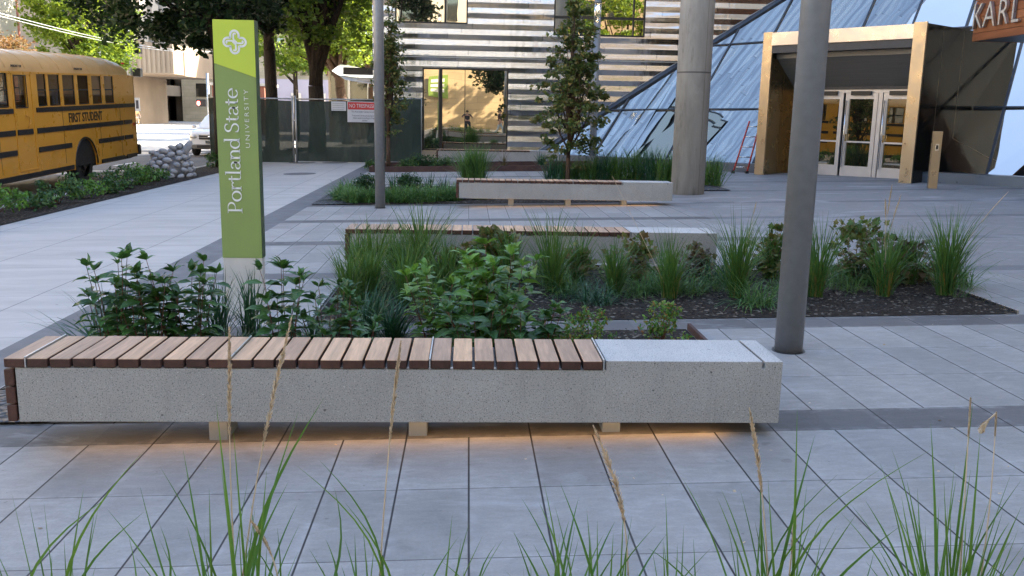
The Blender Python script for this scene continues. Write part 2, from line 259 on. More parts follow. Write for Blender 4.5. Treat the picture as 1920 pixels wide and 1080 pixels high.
MT = dict(
 paver=paver_mat(), sidewalk=sidewalk_mat(), asphalt=asphalt_mat(), soil=soil_mat('planting_soil', (.008, .007, .006), (.045, .036, .03)), pebble=pebble_mat(),
 border=simple('dark_concrete_border', (.125, .128, .138), .7, var=.15, scale=2.5, bump=.2, coord='World'),
 ground=simple('plain_ground', (.17, .16, .14), .9, var=.2, scale=.3, coord='World'), crossing=simple('sunlit_street', (.50, .48, .45), .85, var=.1, scale=.4, coord='World'),  # crossing paled: sun glare put into the street colour
 kerb=simple('kerb_concrete', (.36, .36, .35), .8, var=.15, scale=3, bump=.2), paint=simple('road_paint', (.72, .72, .70), .7, var=.1, scale=8, coord='World'),
 bconc=bench_concrete(), bskylit=bench_concrete((.50, .49, .475), 'skylit_bench_top'), spacer=simple('zinc_strip', (.55, .55, .55), .35, .8, .05), slat=wood_mat('hardwood_slats', [(.45, .275, .165), (.36, .23, .15), (.55, .345, .205), (.40, .26, .175), (.62, .39, .225), (.33, .215, .145)]),
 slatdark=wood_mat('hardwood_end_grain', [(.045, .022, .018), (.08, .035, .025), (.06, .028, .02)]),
 steel=simple('stainless_steel', (.62, .61, .59), .28, 1., .06, 8), leg=simple('pale_leg_concrete', (.17, .20, .24), .7, var=.1, scale=9),
 led=emis('warm_led', (1, .52, .18), 1.5), pole=simple('grey_powder_coat', (.225, .228, .235), .42, .25, .07, 14, .05), column=column_mat(),
 lampglass=clear_glass('lantern_glass', (.9, .85, .75)), lampglow=emis('lamp_glow', (1, .80, .5), 14.),
 sgreen=simple('sign_lime', (.56, .68, .075), .45, var=.04, scale=2), solive=simple('sign_olive', (.255, .34, .105), .45, var=.05, scale=2), sside=simple('sign_edge_green', (.035, .075, .03), .4),
 white=simple('white_letters', (.82, .82, .80), .5, var=.03), sbase=simple('brushed_base', (.72, .69, .66), .35, .3, .08, 5),
 facade=facade_mat(), winglass=mirror_glass('reflective_window', (.86, .78, .62), .0, .68, .02), winframe=simple('black_window_frame', (.012, .012, .013), .35),
 atrium=mirror_glass('atrium_glass', (.66, .655, .635), .015, .90, .06, ws=(1.2, 1.2, .5)), mull=simple('dark_mullion', (.035, .042, .055), .35, .4), sill=simple('blue_grey_sill', (.10, .125, .165), .35, .5, .06, 2),
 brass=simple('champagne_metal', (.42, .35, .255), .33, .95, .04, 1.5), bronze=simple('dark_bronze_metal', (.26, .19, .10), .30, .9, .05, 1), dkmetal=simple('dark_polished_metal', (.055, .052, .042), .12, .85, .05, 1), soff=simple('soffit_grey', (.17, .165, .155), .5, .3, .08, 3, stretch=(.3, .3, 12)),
 pinkmetal=simple('satin_lintel_metal', (.46, .44, .44), .30, 1., .05, 1), alu=simple('door_aluminium', (.50, .50, .52), .38, .6, .04, 6), black=simple('black_plastic', (.012, .012, .013), .4), doorglass=mirror_glass('door_glass', (.72, .68, .55), .0, .5, .0, (.02, .017, .01)),
 cedar=wood_mat('cedar_cladding', [(.31, .105, .035), (.26, .085, .03), (.36, .13, .045)], (1, .12, 1), 14.), letter=simple('steel_letters', (.55, .53, .52), .35, .9, .04),
 fabric=mesh_fabric(), galv=simple('galvanised_tube', (.42, .43, .43), .4, .7), corten=simple('weathering_steel', (.075, .040, .034), .8, .2, .25, 5, .3),
 red=simple('sign_red', (.60, .045, .04), .5, var=.05), signwhite=simple('sign_white', (.62, .62, .64), .5, var=.05), ink=simple('sign_ink', (.06, .06, .08), .6),
 busY=simple('bus_yellow', (.62, .29, .028), .32, 0, .05, 1.2, spec=.5, coat=.4), busK=simple('bus_black_trim', (.012, .012, .014), .38), busroof=simple('bus_roof_yellow', (.60, .36, .15), .36, 0, .07, 1.5), roofwhite=simple('roof_white', (.66, .68, .72), .4),
 tyre=simple('tyre_rubber', (.012, .012, .012), .75, var=.2, scale=9), rim=simple('wheel_rim_dark', (.03, .028, .026), .5, .3), busglass=clear_glass('bus_window_glass', (.62, .66, .68), .1), busint=simple('bus_seat_vinyl', (.025, .02, .022), .6), tail=simple('lens_red', (.45, .02, .01), .25), amber=simple('lens_amber', (.7, .2, .02), .3),
 carwhite=simple('car_paint', (.72, .73, .75), .22, 0, .03, 1, coat=.6), cartrim=simple('car_lower_trim', (.13, .12, .11), .5), carglass=mirror_glass('car_glass', (.55, .62, .66), .02, .35, 0, (.03, .04, .045)), chrome=simple('chrome', (.7, .72, .75), .12, 1.), lens=simple('headlight_lens', (.62, .62, .6), .08, .3),
 rock=simple('pale_cobble', (.36, .355, .36), .75, var=.2, scale=5, bump=.3),
 brownwall=simple('brown_masonry', (.27, .20, .13), .85, var=.15, scale=.6, coord='World'), campus=simple('campus_tan', (.30, .225, .155), .85, var=.15, scale=.3, coord='World'), fin=simple('campus_fin', (.50, .45, .38), .8, var=.05, scale=.4, coord='World'), tan=simple('tan_concrete', (.52, .42, .31), .85, var=.1, scale=.5, coord='World'), cream=simple('cream_stucco', (.62, .57, .49), .8, var=.05, scale=.4, coord='World'), brick=simple('red_brick', (.30, .11, .07), .85, var=.2, scale=1, coord='World'), masonry=brick_lit(),
 lav=simple('lavender_render', (.36, .34, .40), .8, var=.06, scale=.5, coord='World'), dwin=mirror_glass('dark_window', (.5, .55, .55), .03, .3), slabglass=mirror_glass('green_grey_window', (.6, .66, .6), .05, .3, 0, (.05, .06, .05)),
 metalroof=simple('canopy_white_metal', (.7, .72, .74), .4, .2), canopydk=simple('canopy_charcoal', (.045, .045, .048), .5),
 bark=bark_mat('dark_bark', (.018, .014, .011), (.06, .048, .038)), barkb=bark_mat('brown_bark', (.05, .032, .022), (.13, .085, .06)), stem=simple('red_brown_stem', (.12, .045, .028), .6, var=.2),
 leafdark=leafmat('shaded_tree_leaves', [(.012, .026, .010), (.02, .045, .014), (.035, .07, .02)], trans=.2, tcol=(.06, .12, .02)),  # shaded copy of the tree leaves: shade put into the green
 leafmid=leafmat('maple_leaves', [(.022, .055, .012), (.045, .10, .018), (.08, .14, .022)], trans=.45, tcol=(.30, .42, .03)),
 leaflit=leafmat('sunlit_tree_leaves', [(.05, .11, .018), (.09, .17, .022), (.15, .24, .03)], trans=.5, tcol=(.42, .5, .04)),  # sunlit copy of the tree leaves: sun put into the green
 leafrust=leafmat('rusty_tree_leaves', [(.16, .09, .05), (.20, .13, .08), (.12, .13, .05)], trans=.4, tcol=(.4, .2, .05)),
 leafpear=leafmat('young_tree_leaves', [(0.042, 0.074, 0.023), (0.083, 0.130, 0.032), (0.140, 0.176, 0.047), (0.235, 0.166, 0.059)], trans=.25, tcol=(.12, .16, .02)),
 leafbroad=leafmat('broad_garden_leaves', [(0.032, 0.090, 0.029), (0.051, 0.131, 0.035), (0.080, 0.181, 0.043)], .38, .22, (.10, .22, .03)),
 leaflime=leafmat('lime_broad_leaves', [(0.065, 0.160, 0.029), (0.109, 0.246, 0.043), (0.160, 0.290, 0.051)], .38, .28, (.2, .35, .04)),
 leafoak=leafmat('lobed_leaves', [(0.052, 0.122, 0.031), (0.104, 0.174, 0.038), (0.174, 0.096, 0.038), (0.131, 0.157, 0.038)], .45, .22, (.16, .2, .03)),
 leafred=leafmat('maroon_lobed_leaves', [(0.072, 0.043, 0.026), (0.102, 0.080, 0.029), (0.051, 0.072, 0.023)], .45, .15, (.1, .06, .02)),
 leafnan=leafmat('fine_bright_leaves', [(0.043, 0.131, 0.026), (0.087, 0.232, 0.036), (0.160, 0.304, 0.043), (0.319, 0.102, 0.029)], .4, .3, (.2, .35, .04)),
 leafbox=leafmat('clipped_box_leaves', [(0.014, 0.046, 0.014), (0.026, 0.080, 0.023), (0.043, 0.116, 0.029)], .4, .15, (.05, .12, .02)),
 leafhedge=leafmat('hedge_leaves', [(0.023, 0.070, 0.023), (0.043, 0.116, 0.032), (0.102, 0.174, 0.036)], .45, .2, (.1, .2, .03)),
 grassup=leafmat('reed_grass', [(0.040, 0.112, 0.033), (0.069, 0.166, 0.040), (0.117, 0.209, 0.044), (0.054, 0.136, 0.054)], .45, .25, (.16, .28, .03)),
 grasssedge=leafmat('fine_sedge', [(0.049, 0.141, 0.047), (0.083, 0.200, 0.059), (0.151, 0.259, 0.075)], .5, .25, (.18, .3, .05)),
 grassblue=leafmat('dark_strap_grass', [(0.018, 0.064, 0.036), (0.033, 0.100, 0.048), (0.054, 0.145, 0.054)], .4, .15, (.05, .14, .04)),
 grassfg=leafmat('foreground_grass', [(0.045, 0.135, 0.029), (0.072, 0.191, 0.035), (0.120, 0.239, 0.035), (0.056, 0.160, 0.047)], .4, .3, (.2, .36, .03)),
 straw=leafmat('straw_seed_heads', [(.52, .40, .26), (.66, .53, .37), (.46, .34, .21)], .7, .25, (.6, .5, .36)),
 dryblade=leafmat('yellow_dry_blades', [(.30, .22, .05), (.38, .27, .10), (.2, .17, .04)], .6, .3, (.4, .3, .05)),
 skin=simple('skin', (.42, .25, .18), .5), cloth1=simple('navy_cloth', (.02, .025, .04), .8), cloth2=simple('pale_jeans', (.40, .47, .50), .8), cloth3=simple('tan_cloth', (.42, .27, .12), .8), hairm=simple('dark_hair', (.02, .015, .01), .7), capm=simple('white_cap', (.75, .75, .72), .6), cloth4=simple('maroon_cloth', (.07, .03, .03), .8),
 ladder=simple('ladder_red', (.42, .04, .025), .45), teal=simple('street_sign_green', (.02, .22, .14), .5), redlamp=emis('signal_red', (1, .06, .03), 6.), fern=simple('banner_green', (.22, .33, .07), .6),
)

# ------------------------------------------------------------------ mesh helpers
class MB:
    def __init__(s): s.v = []; s.f = []; s.mi = []; s.cur = 0; s.sm = []
    def add(s, vs, fs, smooth=False):
        o = len(s.v); s.v += [tuple(p) for p in vs]
        for f in fs: s.f.append(tuple(i+o for i in f)); s.mi.append(s.cur); s.sm.append(smooth)
        return s
    def box(s, x0, x1, y0, y1, z0, z1, M=None):
        vs = [Vector(p) for p in ((x0, y0, z0), (x1, y0, z0), (x1, y1, z0), (x0, y1, z0), (x0, y0, z1), (x1, y0, z1), (x1, y1, z1), (x0, y1, z1))]
        if M: vs = [M@p for p in vs]
        return s.add(vs, [(0, 3, 2, 1), (4, 5, 6, 7), (0, 1, 5, 4), (1, 2, 6, 5), (2, 3, 7, 6), (3, 0, 4, 7)])
    def bbox(s, x0, x1, y0, y1, z0, z1, b=.004):   # box with chamfered edges
        o = len(s.v)
        xs = (x0, x0+b, x1-b, x1); ys = (y0, y0+b, y1-b, y1); zs = (z0, z0+b, z1-b, z1)
        V = []; idx = {}
        def vid(p):
            if p not in idx: idx[p] = len(V); V.append(p)
            return idx[p]
        F = []
        cx, cy, cz = (x0+x1)/2, (y0+y1)/2, (z0+z1)/2
        def q(ps): F.append([vid(p) for p in ps])
        for zz, in ((z0,), (z1,)): q([(xs[1], ys[1], zz), (xs[2], ys[1], zz), (xs[2], ys[2], zz), (xs[1], ys[2], zz)])
        for yy in (y0, y1): q([(xs[1], yy, zs[1]), (xs[2], yy, zs[1]), (xs[2], yy, zs[2]), (xs[1], yy, zs[2])])
        for xx in (x0, x1): q([(xx, ys[1], zs[1]), (xx, ys[2], zs[1]), (xx, ys[2], zs[2]), (xx, ys[1], zs[2])])
        for zi, zz in ((1, z0), (2, z1)):
            for yi, yy in ((1, y0), (2, y1)): q([(xs[1], ys[yi], zz), (xs[2], ys[yi], zz), (xs[2], yy, zs[zi]), (xs[1], yy, zs[zi])])
            for xi, xx in ((1, x0), (2, x1)): q([(xs[xi], ys[1], zz), (xs[xi], ys[2], zz), (xx, ys[2], zs[zi]), (xx, ys[1], zs[zi])])
        for yi, yy in ((1, y0), (2, y1)):
            for xi, xx in ((1, x0), (2, x1)): q([(xs[xi], yy, zs[1]), (xs[xi], yy, zs[2]), (xx, ys[yi], zs[2]), (xx, ys[yi], zs[1])])
        for zi, zz in ((1, z0), (2, z1)):
            for yi, yy in ((1, y0), (2, y1)):
                for xi, xx in ((1, x0), (2, x1)): q([(xs[xi], ys[yi], zz), (xs[xi], yy, zs[zi]), (xx, ys[yi], zs[zi])])
        cc = Vector((cx, cy, cz)); FF = []
        for f in F:
            a, b_, c = (Vector(V[f[0]]), Vector(V[f[1]]), Vector(V[f[2]])); n = (b_-a).cross(c-a)
            if n.dot(a-cc) < 0: f = f[::-1]
            FF.append(f)
        return s.add(V, FF)
    def tube(s, pts, rad, n=8, cap=True, smooth=True):
        pts = [Vector(p) for p in pts]
        if not hasattr(rad, '__len__'): rad = [rad]*len(pts)
        vs = []; up = Vector((0, 0, 1))
        for i, p in enumerate(pts):
            d = (pts[min(i+1, len(pts)-1)]-pts[max(i-1, 0)]).normalized()
            a = d.cross(up if abs(d.z) < .95 else Vector((1, 0, 0))).normalized(); b = a.cross(d)
            for k in range(n):
                t = 2*math.pi*k/n; vs.append(p+(a*math.cos(t)+b*math.sin(t))*rad[i])
        fs = []
        for i in range(len(pts)-1):
            for k in range(n): fs.append((i*n+k, i*n+(k+1) % n, (i+1)*n+(k+1) % n, (i+1)*n+k))
        s.add(vs, fs, smooth)
        if cap: o = len(s.v)-len(vs); s.f.append(tuple(o+k for k in range(n))[::-1]); s.f.append(tuple(o+(len(pts)-1)*n+k for k in range(n))); s.mi += [s.cur]*2; s.sm += [False]*2
        return s
    def cyl(s, p, q, r, n=24, r2=None): return s.tube([p, q], [r, r if r2 is None else r2], n)
    def prism(s, poly, axis, a, b):    # poly in the other two axes
        n = len(poly); vs = []
        for w_ in (a, b):
            for (u, v) in poly: vs.append((w_, u, v) if axis == 'x' else (u, w_, v) if axis == 'y' else (u, v, w_))
        fs = [tuple(range(n))[::-1], tuple(range(n, 2*n))]+[(i, (i+1) % n, n+(i+1) % n, n+i) for i in range(n)]
        return s.add(vs, fs)
    def quad(s, a, b, c, d): return s.add([a, b, c, d], [(0, 1, 2, 3)])
    def ball(s, c, r, n=10, m=6, jit=0., rnd=None, M=None):
        vs = []; r = r if hasattr(r, '__len__') else (r, r, r)
        for i in range(m+1):
            th = math.pi*i/m
            for k in range(n):
                ph = 2*math.pi*k/n; j = 1+(rnd.uniform(-jit, jit) if rnd else 0)
                p = Vector((r[0]*math.sin(th)*math.cos(ph)*j, r[1]*math.sin(th)*math.sin(ph)*j, r[2]*math.cos(th)*j))
                if M: p = M@p
                vs.append(p+Vector(c))
        fs = [(i*n+k, (i+1)*n+k, (i+1)*n+(k+1) % n, i*n+(k+1) % n) for i in range(m) for k in range(n)]
        return s.add(vs, fs, True)
    def build(s, name, mats, parent=None):
        me = bpy.data.meshes.new(name); me.from_pydata(s.v, [], s.f)
        mats = mats if isinstance(mats, (list, tuple)) else [mats]
        for m in mats: me.materials.append(MT[m] if isinstance(m, str) else m)
        me.polygons.foreach_set('material_index', [min(i, len(mats)-1) for i in s.mi]); me.polygons.foreach_set('use_smooth', s.sm); me.update()
        o = bpy.data.objects.new(name, me); C.objects.link(o)
        if parent: o.parent = parent
        return o
def npobj(name, V, F, mats, parent=None, mi=None, smooth=False):
    me = bpy.data.meshes.new(name); V = np.asarray(V, np.float32); F = np.asarray(F, np.int32); k = F.shape[1]
    me.vertices.add(len(V)); me.vertices.foreach_set('co', V.ravel()); me.loops.add(F.size); me.loops.foreach_set('vertex_index', F.ravel())
    me.polygons.add(len(F)); me.polygons.foreach_set('loop_start', np.arange(0, F.size, k, dtype=np.int32)); me.polygons.foreach_set('loop_total', np.full(len(F), k, np.int32))
    for m in (mats if isinstance(mats, (list, tuple)) else [mats]): me.materials.append(MT[m])
    if mi is not None: me.polygons.foreach_set('material_index', np.asarray(mi, np.int32))
    me.polygons.foreach_set('use_smooth', np.full(len(F), smooth)); me.update(calc_edges=True); me.validate()
    o = bpy.data.objects.new(name, me); C.objects.link(o)
    if parent: o.parent = parent
    return o
def tag(o, label, cat, group=None):
    o['label'] = label; o['category'] = cat
    if group: o['group'] = group
    return o
def thing(name, label, cat, loc=(0, 0, 0), rz=0., group=None):
    o = bpy.data.objects.new(name, None); C.objects.link(o); o.location = loc; o.rotation_euler = (0, 0, rz); o.empty_display_size = .2
    return tag(o, label, cat, group)
def structure(o, kind='structure'): o['kind'] = kind; return o
def kids(o): return [c for c in C.objects if c.parent == o]
def copy_tree(o, parent=None):
    c = o.copy(); C.objects.link(c)
    if parent: c.parent = parent
    for ch in kids(o): copy_tree(ch, c)
    return c
def fonttext(name, body, size, mat, M, parent, ext=.004, sx=1., align='LEFT', space=1., off=0.):
    cu = bpy.data.curves.new(name, 'FONT'); cu.body = body; cu.size = size; cu.extrude = ext; cu.align_x = align; cu.space_character = space; cu.offset = off; cu.resolution_u = 3
    ob = bpy.data.objects.new(name, cu); dg = bpy.context.evaluated_depsgraph_get(); C.objects.link(ob); dg.update()
    me = bpy.data.meshes.new_from_object(ob.evaluated_get(dg)); bpy.data.objects.remove(ob)
    me.transform(Matrix.Diagonal((sx, 1, 1, 1))); me.transform(M); me.materials.clear(); me.materials.append(MT[mat]); me.name = name
    o = bpy.data.objects.new(name, me); C.objects.link(o)
    if parent: o.parent = parent
    return o
def frame(o, xa, ya, za): # matrix from axes
    xa, ya, za = Vector(xa), Vector(ya), Vector(za)
    return Matrix(((xa.x, ya.x, za.x, o[0]), (xa.y, ya.y, za.y, o[1]), (xa.z, ya.z, za.z, o[2]), (0, 0, 0, 1)))

# ------------------------------------------------------------------ the ground
def sheet(name, x0, x1, y0, y1, dz, mat, nx=1, kind='structure'):
    m = MB(); xs = [x0+(x1-x0)*i/nx for i in range(nx+1)]
    vs = [(x, y, gz(x+1e-5 if x < x1 else x-1e-5)+dz) for x in xs for y in (y0, y1)]
    m.add(vs, [(2*i, 2*i+2, 2*i+3, 2*i+1) for i in range(nx)]); return structure(m.build(name, mat), kind)
m = MB(); m.quad((-900, -300, -1.2), (900, -300, -1.2), (900, 1500, -1.2), (-900, 1500, -1.2)); structure(m.build('ground', 'ground'))
sheet('plaza_pavement', -2.72, 26, -24.8, 33, 0, 'paver')
sheet('border_pavement', -3.15, -2.72, -24.8, 33, 0, 'border')
sheet('sidewalk', -6.68, -3.15, -24.8, 44, 0, 'sidewalk')
sheet('back_yard_ground', -6.68, 4, 44, 62, -.05, 'ground')
sheet('rear_yard_ground', -3.15, 4, 33, 44, -.05, 'ground')
sheet('soil_ground', -7.85, -6.68, -24.8, 42, .012, 'soil')
m = MB(); m.box(-8.0, -7.85, -24.8, 42, -.36, gz(-7.9)+.02); structure(m.build('kerb', 'kerb'))
m = MB(); zz = gz(-14)
m.add([(-8.0, -60, gz(-8.01)), (-14, -60, zz), (-14, 42.6, zz), (-8.0, 42.6, gz(-8.01)), (-24.5, -60, zz), (-24.5, 42.6, zz)], [(1, 0, 3, 2), (4, 1, 2, 5)]); structure(m.build('street', 'asphalt'))
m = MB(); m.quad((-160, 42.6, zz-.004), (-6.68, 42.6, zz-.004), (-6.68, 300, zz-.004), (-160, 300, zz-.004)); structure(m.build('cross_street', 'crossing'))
m = MB(); m.box(-30, -24.5, -60, 42.6, zz-.3, zz+.13); structure(m.build('far_pavement', 'kerb'))
m = MB()
for (y0, y1) in ((38.2, 38.5), (27.5, 27.75)): m.quad((-22.5, y0, zz+.004), (-14.02, y0, zz+.004), (-14.02, y1, zz+.004), (-22.5, y1, zz+.004)); m.quad((-14.0, y0, zz+.006), (-8.6, y0+.0, gz(-8.61)+.004), (-8.6, y1, gz(-8.61)+.004), (-14.0, y1, zz+.006))
for i in range(5): yy = 22+i*4.2; m.quad((-11.75, yy, gz(-11.75)+.005), (-11.6, yy, gz(-11.6)+.005), (-11.6, yy+2, gz(-11.6)+.005), (-11.75, yy+2, gz(-11.75)+.005))
structure(m.build('road_marking', 'paint'))
def bed(name, x0, x1, y0, y1, mat='soil'):
    n = 14; rr = random.Random(int(x0*77+y0*13)); m = MB(); vs = []
    nx = max(3, int((x1-x0)/.12)); ny = max(3, int((y1-y0)/.12))
    for i in range(nx+1):
        for j in range(ny+1):
            x = x0+(x1-x0)*i/nx; y = y0+(y1-y0)*j/ny; e = 0 if i in (0, nx) or j in (0, ny) else rr.uniform(.0, .022); vs.append((x, y, gz(x)+.006+e))
    m.add(vs, [(i*(ny+1)+j, (i+1)*(ny+1)+j, (i+1)*(ny+1)+j+1, i*(ny+1)+j+1) for i in range(nx) for j in range(ny)]); return structure(m.build(name, mat))
def gravel(*a):
    o = bed(*a); o['kind'] = 'stuff'; return o
bed('soil_ground', -2.70, 1.60, 4.50, 6.31)
bed('soil_ground', -1.17, 4.28, 6.64, 8.60)
bed('soil_ground', -2.70, 2.7, 15.62, 19.4)
bed('soil_ground', 2.7, 5.25, 17.75, 21.8)
bed('soil_ground', -2.6, 3.5, 24.35, 26.4)
gravel('pebbles', -2.715, -2.15, 4.495, 5.05, 'pebble').location.z = .012
gravel('pebbles', -2.715, -2.0, 15.61, 17.6, 'pebble').location.z = .012
gravel('pebbles', 4.55, 5.26, 17.74, 19.2, 'pebble').location.z = .012
# loose chips of bark and gravel on the beds
def chips(name, x0, x1, y0, y1, n, seed, s0=.003, s1=.009, mat='soil'):
    r = np.random.default_rng(seed); cx = r.uniform(x0, x1, n); cy = r.uniform(y0, y1, n); s_ = r.uniform(s0, s1, n); a = r.uniform(0, 6.28, n); t = r.uniform(-.6, .6, n)
    V = np.zeros((n, 4, 3)); 
    for k in range(4):
        ang = a+k*math.pi/2; V[:, k, 0] = cx+np.cos(ang)*s_*(1 if k % 2 else 1.8); V[:, k, 1] = cy+np.sin(ang)*s_; V[:, k, 2] = GX*cx+.026+s_*.5+t*s_*(1 if k < 2 else -1)
    return structure(npobj(name, V.reshape(-1, 3), np.arange(n*4).reshape(n, 4), mat), 'stuff')
MT['chip'] = leafmat('bark_chips', [(.012, .010, .008), (.03, .024, .02), (.06, .05, .04), (.16, .14, .12)], .9, .02, (.1, .1, .1))
for b_ in ((-1.1, 4.25, 6.66, 8.55, 6500, 1), (-2.6, 1.55, 4.6, 6.28, 2600, 2)):
    tag(chips('gravel_chips', *b_, mat='chip'), 'dark bark chips and pale grit strewn over the %s' % ('long middle bed' if b_[5] == 1 else 'bed behind the front bench'), 'bark chips')
V_ = []
o_ = chips('leaf_litter', -2.6, 6.5, 1.8, 11.5, 260, 5, .003, .009, 'straw'); o_.location.z = -.028; tag(o_, 'tiny dry leaf crumbs scattered over the plaza pavers', 'leaf litter')
# steel edging
def edging(pts, label, mat='steel', h=.035, t=.008):
    m = MB()
    for (a, b) in zip(pts[:-1], pts[1:]):
        a = Vector((*a, 0)); b = Vector((*b, 0)); d = (b-a).normalized(); n = Vector((-d.y, d.x, 0))*t
        vs = []
        for p in (a-n, b-n, b+n, a+n): vs.append((p.x, p.y, gz(p.x)-.02))
        for p in (a-n, b-n, b+n, a+n): vs.append((p.x, p.y, gz(p.x)+h))
        m.add(vs, [(0, 3, 2, 1), (4, 5, 6, 7), (0, 1, 5, 4), (1, 2, 6, 5), (2, 3, 7, 6), (3, 0, 4, 7)])
    return tag(m.build('garden_edging', mat), label, 'edging')
edging([(-1.19, 6.64), (-1.19, 8.62), (4.3, 8.62), (4.3, 6.64)], 'thin bright steel strip edging the long middle bed', h=.03)
edging([(1.62, 4.6), (1.62, 6.3)], 'short rusty steel strip at the right end of the bed behind the front bench', 'corten', .05, .012)
edging([(-2.62, 24.33), (3.52, 24.33), (3.52, 26.42), (-2.62, 26.42), (-2.62, 24.33)], 'low rust brown steel planter wall round the rear bed', 'corten', .15, .03)
for i, (px, py) in enumerate(((567, 305), (628, 305), (562, 326))):
    p = G(px, py); m = MB(); m.cyl((0, 0, .001), (0, 0, .006), .42, 28); o = m.build('manhole_cover', 'border'); o.location = (p.x, p.y, gz(p.x))
    o.rotation_euler = (0, -math.atan(GX), 0)
    tag(o, ['dark round cover in the sidewalk near the green fence, left of the rear pair', 'dark round cover in the sidewalk near the green fence, right of the rear pair', 'dark round cover in the sidewalk, nearest of the three to the camera'][i], 'manhole cover', 'round covers in the far sidewalk')

# ------------------------------------------------------------------ benches
BL, BD, BH = 3.66, .42, .31
def make_bench(label, loc, lit):
    root = thing('bench', label, 'bench', loc, 0., 'long concrete and wood benches')
    xs = 2.79; zt = -.047
    prof = [(.05, zt), (.05, -BH), (BL, -BH), (BL, 0), (3.572, 0), (3.572, -.035), (3.560, -.035), (3.560, 0), (xs+.012, 0), (xs+.012, zt)]
    m = MB(); m.prism(prof, 'y', 0, BD); o = m.build('concrete_body', ['bconc', 'bskylit'], root)
    for p_ in o.data.polygons: p_.material_index = 1 if abs(p_.normal.z) > .9 and p_.center.z > -.01 else 0  # top faces paler: sky light put into the concrete colour
    bv = o.modifiers.new('edge', 'BEVEL'); bv.width = .004; bv.segments = 2; bv.limit_method = 'ANGLE'
    # slats: top face warm, cut faces dark
    pitch = xs/27; m = MB(); rr = random.Random(4)
    for i in range(27):
        x0 = i*pitch+.006; x1 = (i+1)*pitch-.006; dz = rr.uniform(-.0015, .0015); dy = rr.uniform(-.002, .002)
        n0 = len(m.f); m.bbox(x0, x1, -.006+dy, BD-.002+dy, -.043+dz, dz, .003)
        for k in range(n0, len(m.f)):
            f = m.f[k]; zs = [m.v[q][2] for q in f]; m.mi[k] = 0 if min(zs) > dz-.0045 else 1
    m.build('seat_slats', ['slat', 'slatdark'], root)
    for k in range(3): m = MB(); m.bbox(.0, .042, -.004, BD-.004, -BH+.003+k*.0865, -BH+.003+k*.0865+.079, .003); m.build('end_board', 'slatdark', root)
    for k in (1, 10, 19, 27): x = k*pitch; m = MB(); m.box(x-.003, x+.003, -.009, BD+.004, -.044, .007); m.build('spacer_strip', 'spacer', root)
    m = MB(); m.box(.06, 2.77, .012, .035, -.0465, -.0438); m.build('fixing_rail', 'steel', root)
    for x in (.93, 1.90, 2.86):
        g = gz(loc[0]+x)-loc[2]; m = MB(); m.bbox(x-.045, x+.045, .12, BD-.1, g-.02, -BH-.008, .004); m.box(x-.12, x+.12, .1, BD-.08, -BH-.0075, -BH-.0005); m.build('leg', 'leg', root)
    if lit:
        m = MB(); m.box(.25, BL-.25, .045, .08, -BH-.004, -BH-.001); m.build('light_strip', 'led', root)
    return root
def bz(x0): return gz(x0+BL/2)+.424
make_bench('nearest and largest bench, wood slats to the left and bare concrete end to the right', (-2.136, 4.10, bz(-2.136)), True)
make_bench('second bench from the camera, half hidden behind the grasses of the middle bed', (-1.19, 8.70, bz(-1.19)), False)
make_bench('third bench from the camera, legs showing, ending at the round concrete column', (-.20, 15.05, bz(-.20)), True)
make_bench('farthest bench, small and dark edged, under the big ground floor window', (-.95, 27.0, bz(-.95)+.03), False)

# ------------------------------------------------------------------ lamp posts
def lamp(label, loc, r, h, lit):
    root = thing('street_lamp', label, 'street lamp', loc, 0, 'round grey lamp posts')
    m = MB(); m.cyl((0, 0, -.05), (0, 0, h), r, 40); m.build('post', 'pole', root)
    m = MB(); m.cyl((0, 0, -.05), (0, 0, .004), r+.016, 40); m.build('base_ring', 'black', root)
    m = MB(); m.cyl((0, 0, h), (0, 0, h+.55), r*.92, 24); m.build('lantern', 'lampglass', root)
    m = MB()
    for k in range(8): a = k*math.pi/4; m.cyl((math.cos(a)*r*.95, math.sin(a)*r*.95, h), (math.cos(a)*r*.95, math.sin(a)*r*.95, h+.55), .007, 6)
    m.build('lantern_bars', 'steel', root)
    m = MB(); m.cyl((0, 0, h+.55), (0, 0, h+.65), r, 24); m.build('cap', 'pole', root)
    m = MB(); m.ball((0, 0, h+.44), (r*.5, r*.5, .07), 12, 8); m.build('bulb', 'lampglow', root)
    return root
p = G(1478, 657); lamp('thick grey post standing between the front bench and the doors, nearest of the lamp posts', (p.x, p.y-.0, gz(p.x)), .0915, 5.6, True)
p = G(713, 390); lamp('grey post on the paving before the low green bed, second nearest lamp post', (p.x, p.y, gz(p.x)), .083, 5.6, True)
lamp('slim grey post with its lit glass lantern in view, beside the young tree', (3.86, 28.0, gz(3.9)), .105, 4.30-gz(3.9), True)
# concrete column
p = G(1296, 366); cx, cy = p.x, p.y+.32
m = MB(); m.cyl((0, 0, -.05), (0, 0, 9.), .318, 56); o = m.build('concrete_column', 'column'); o.location = (cx, cy, gz(cx)); tag(o, 'thick round cast concrete column, stained grey, at the end of the third bench', 'column')

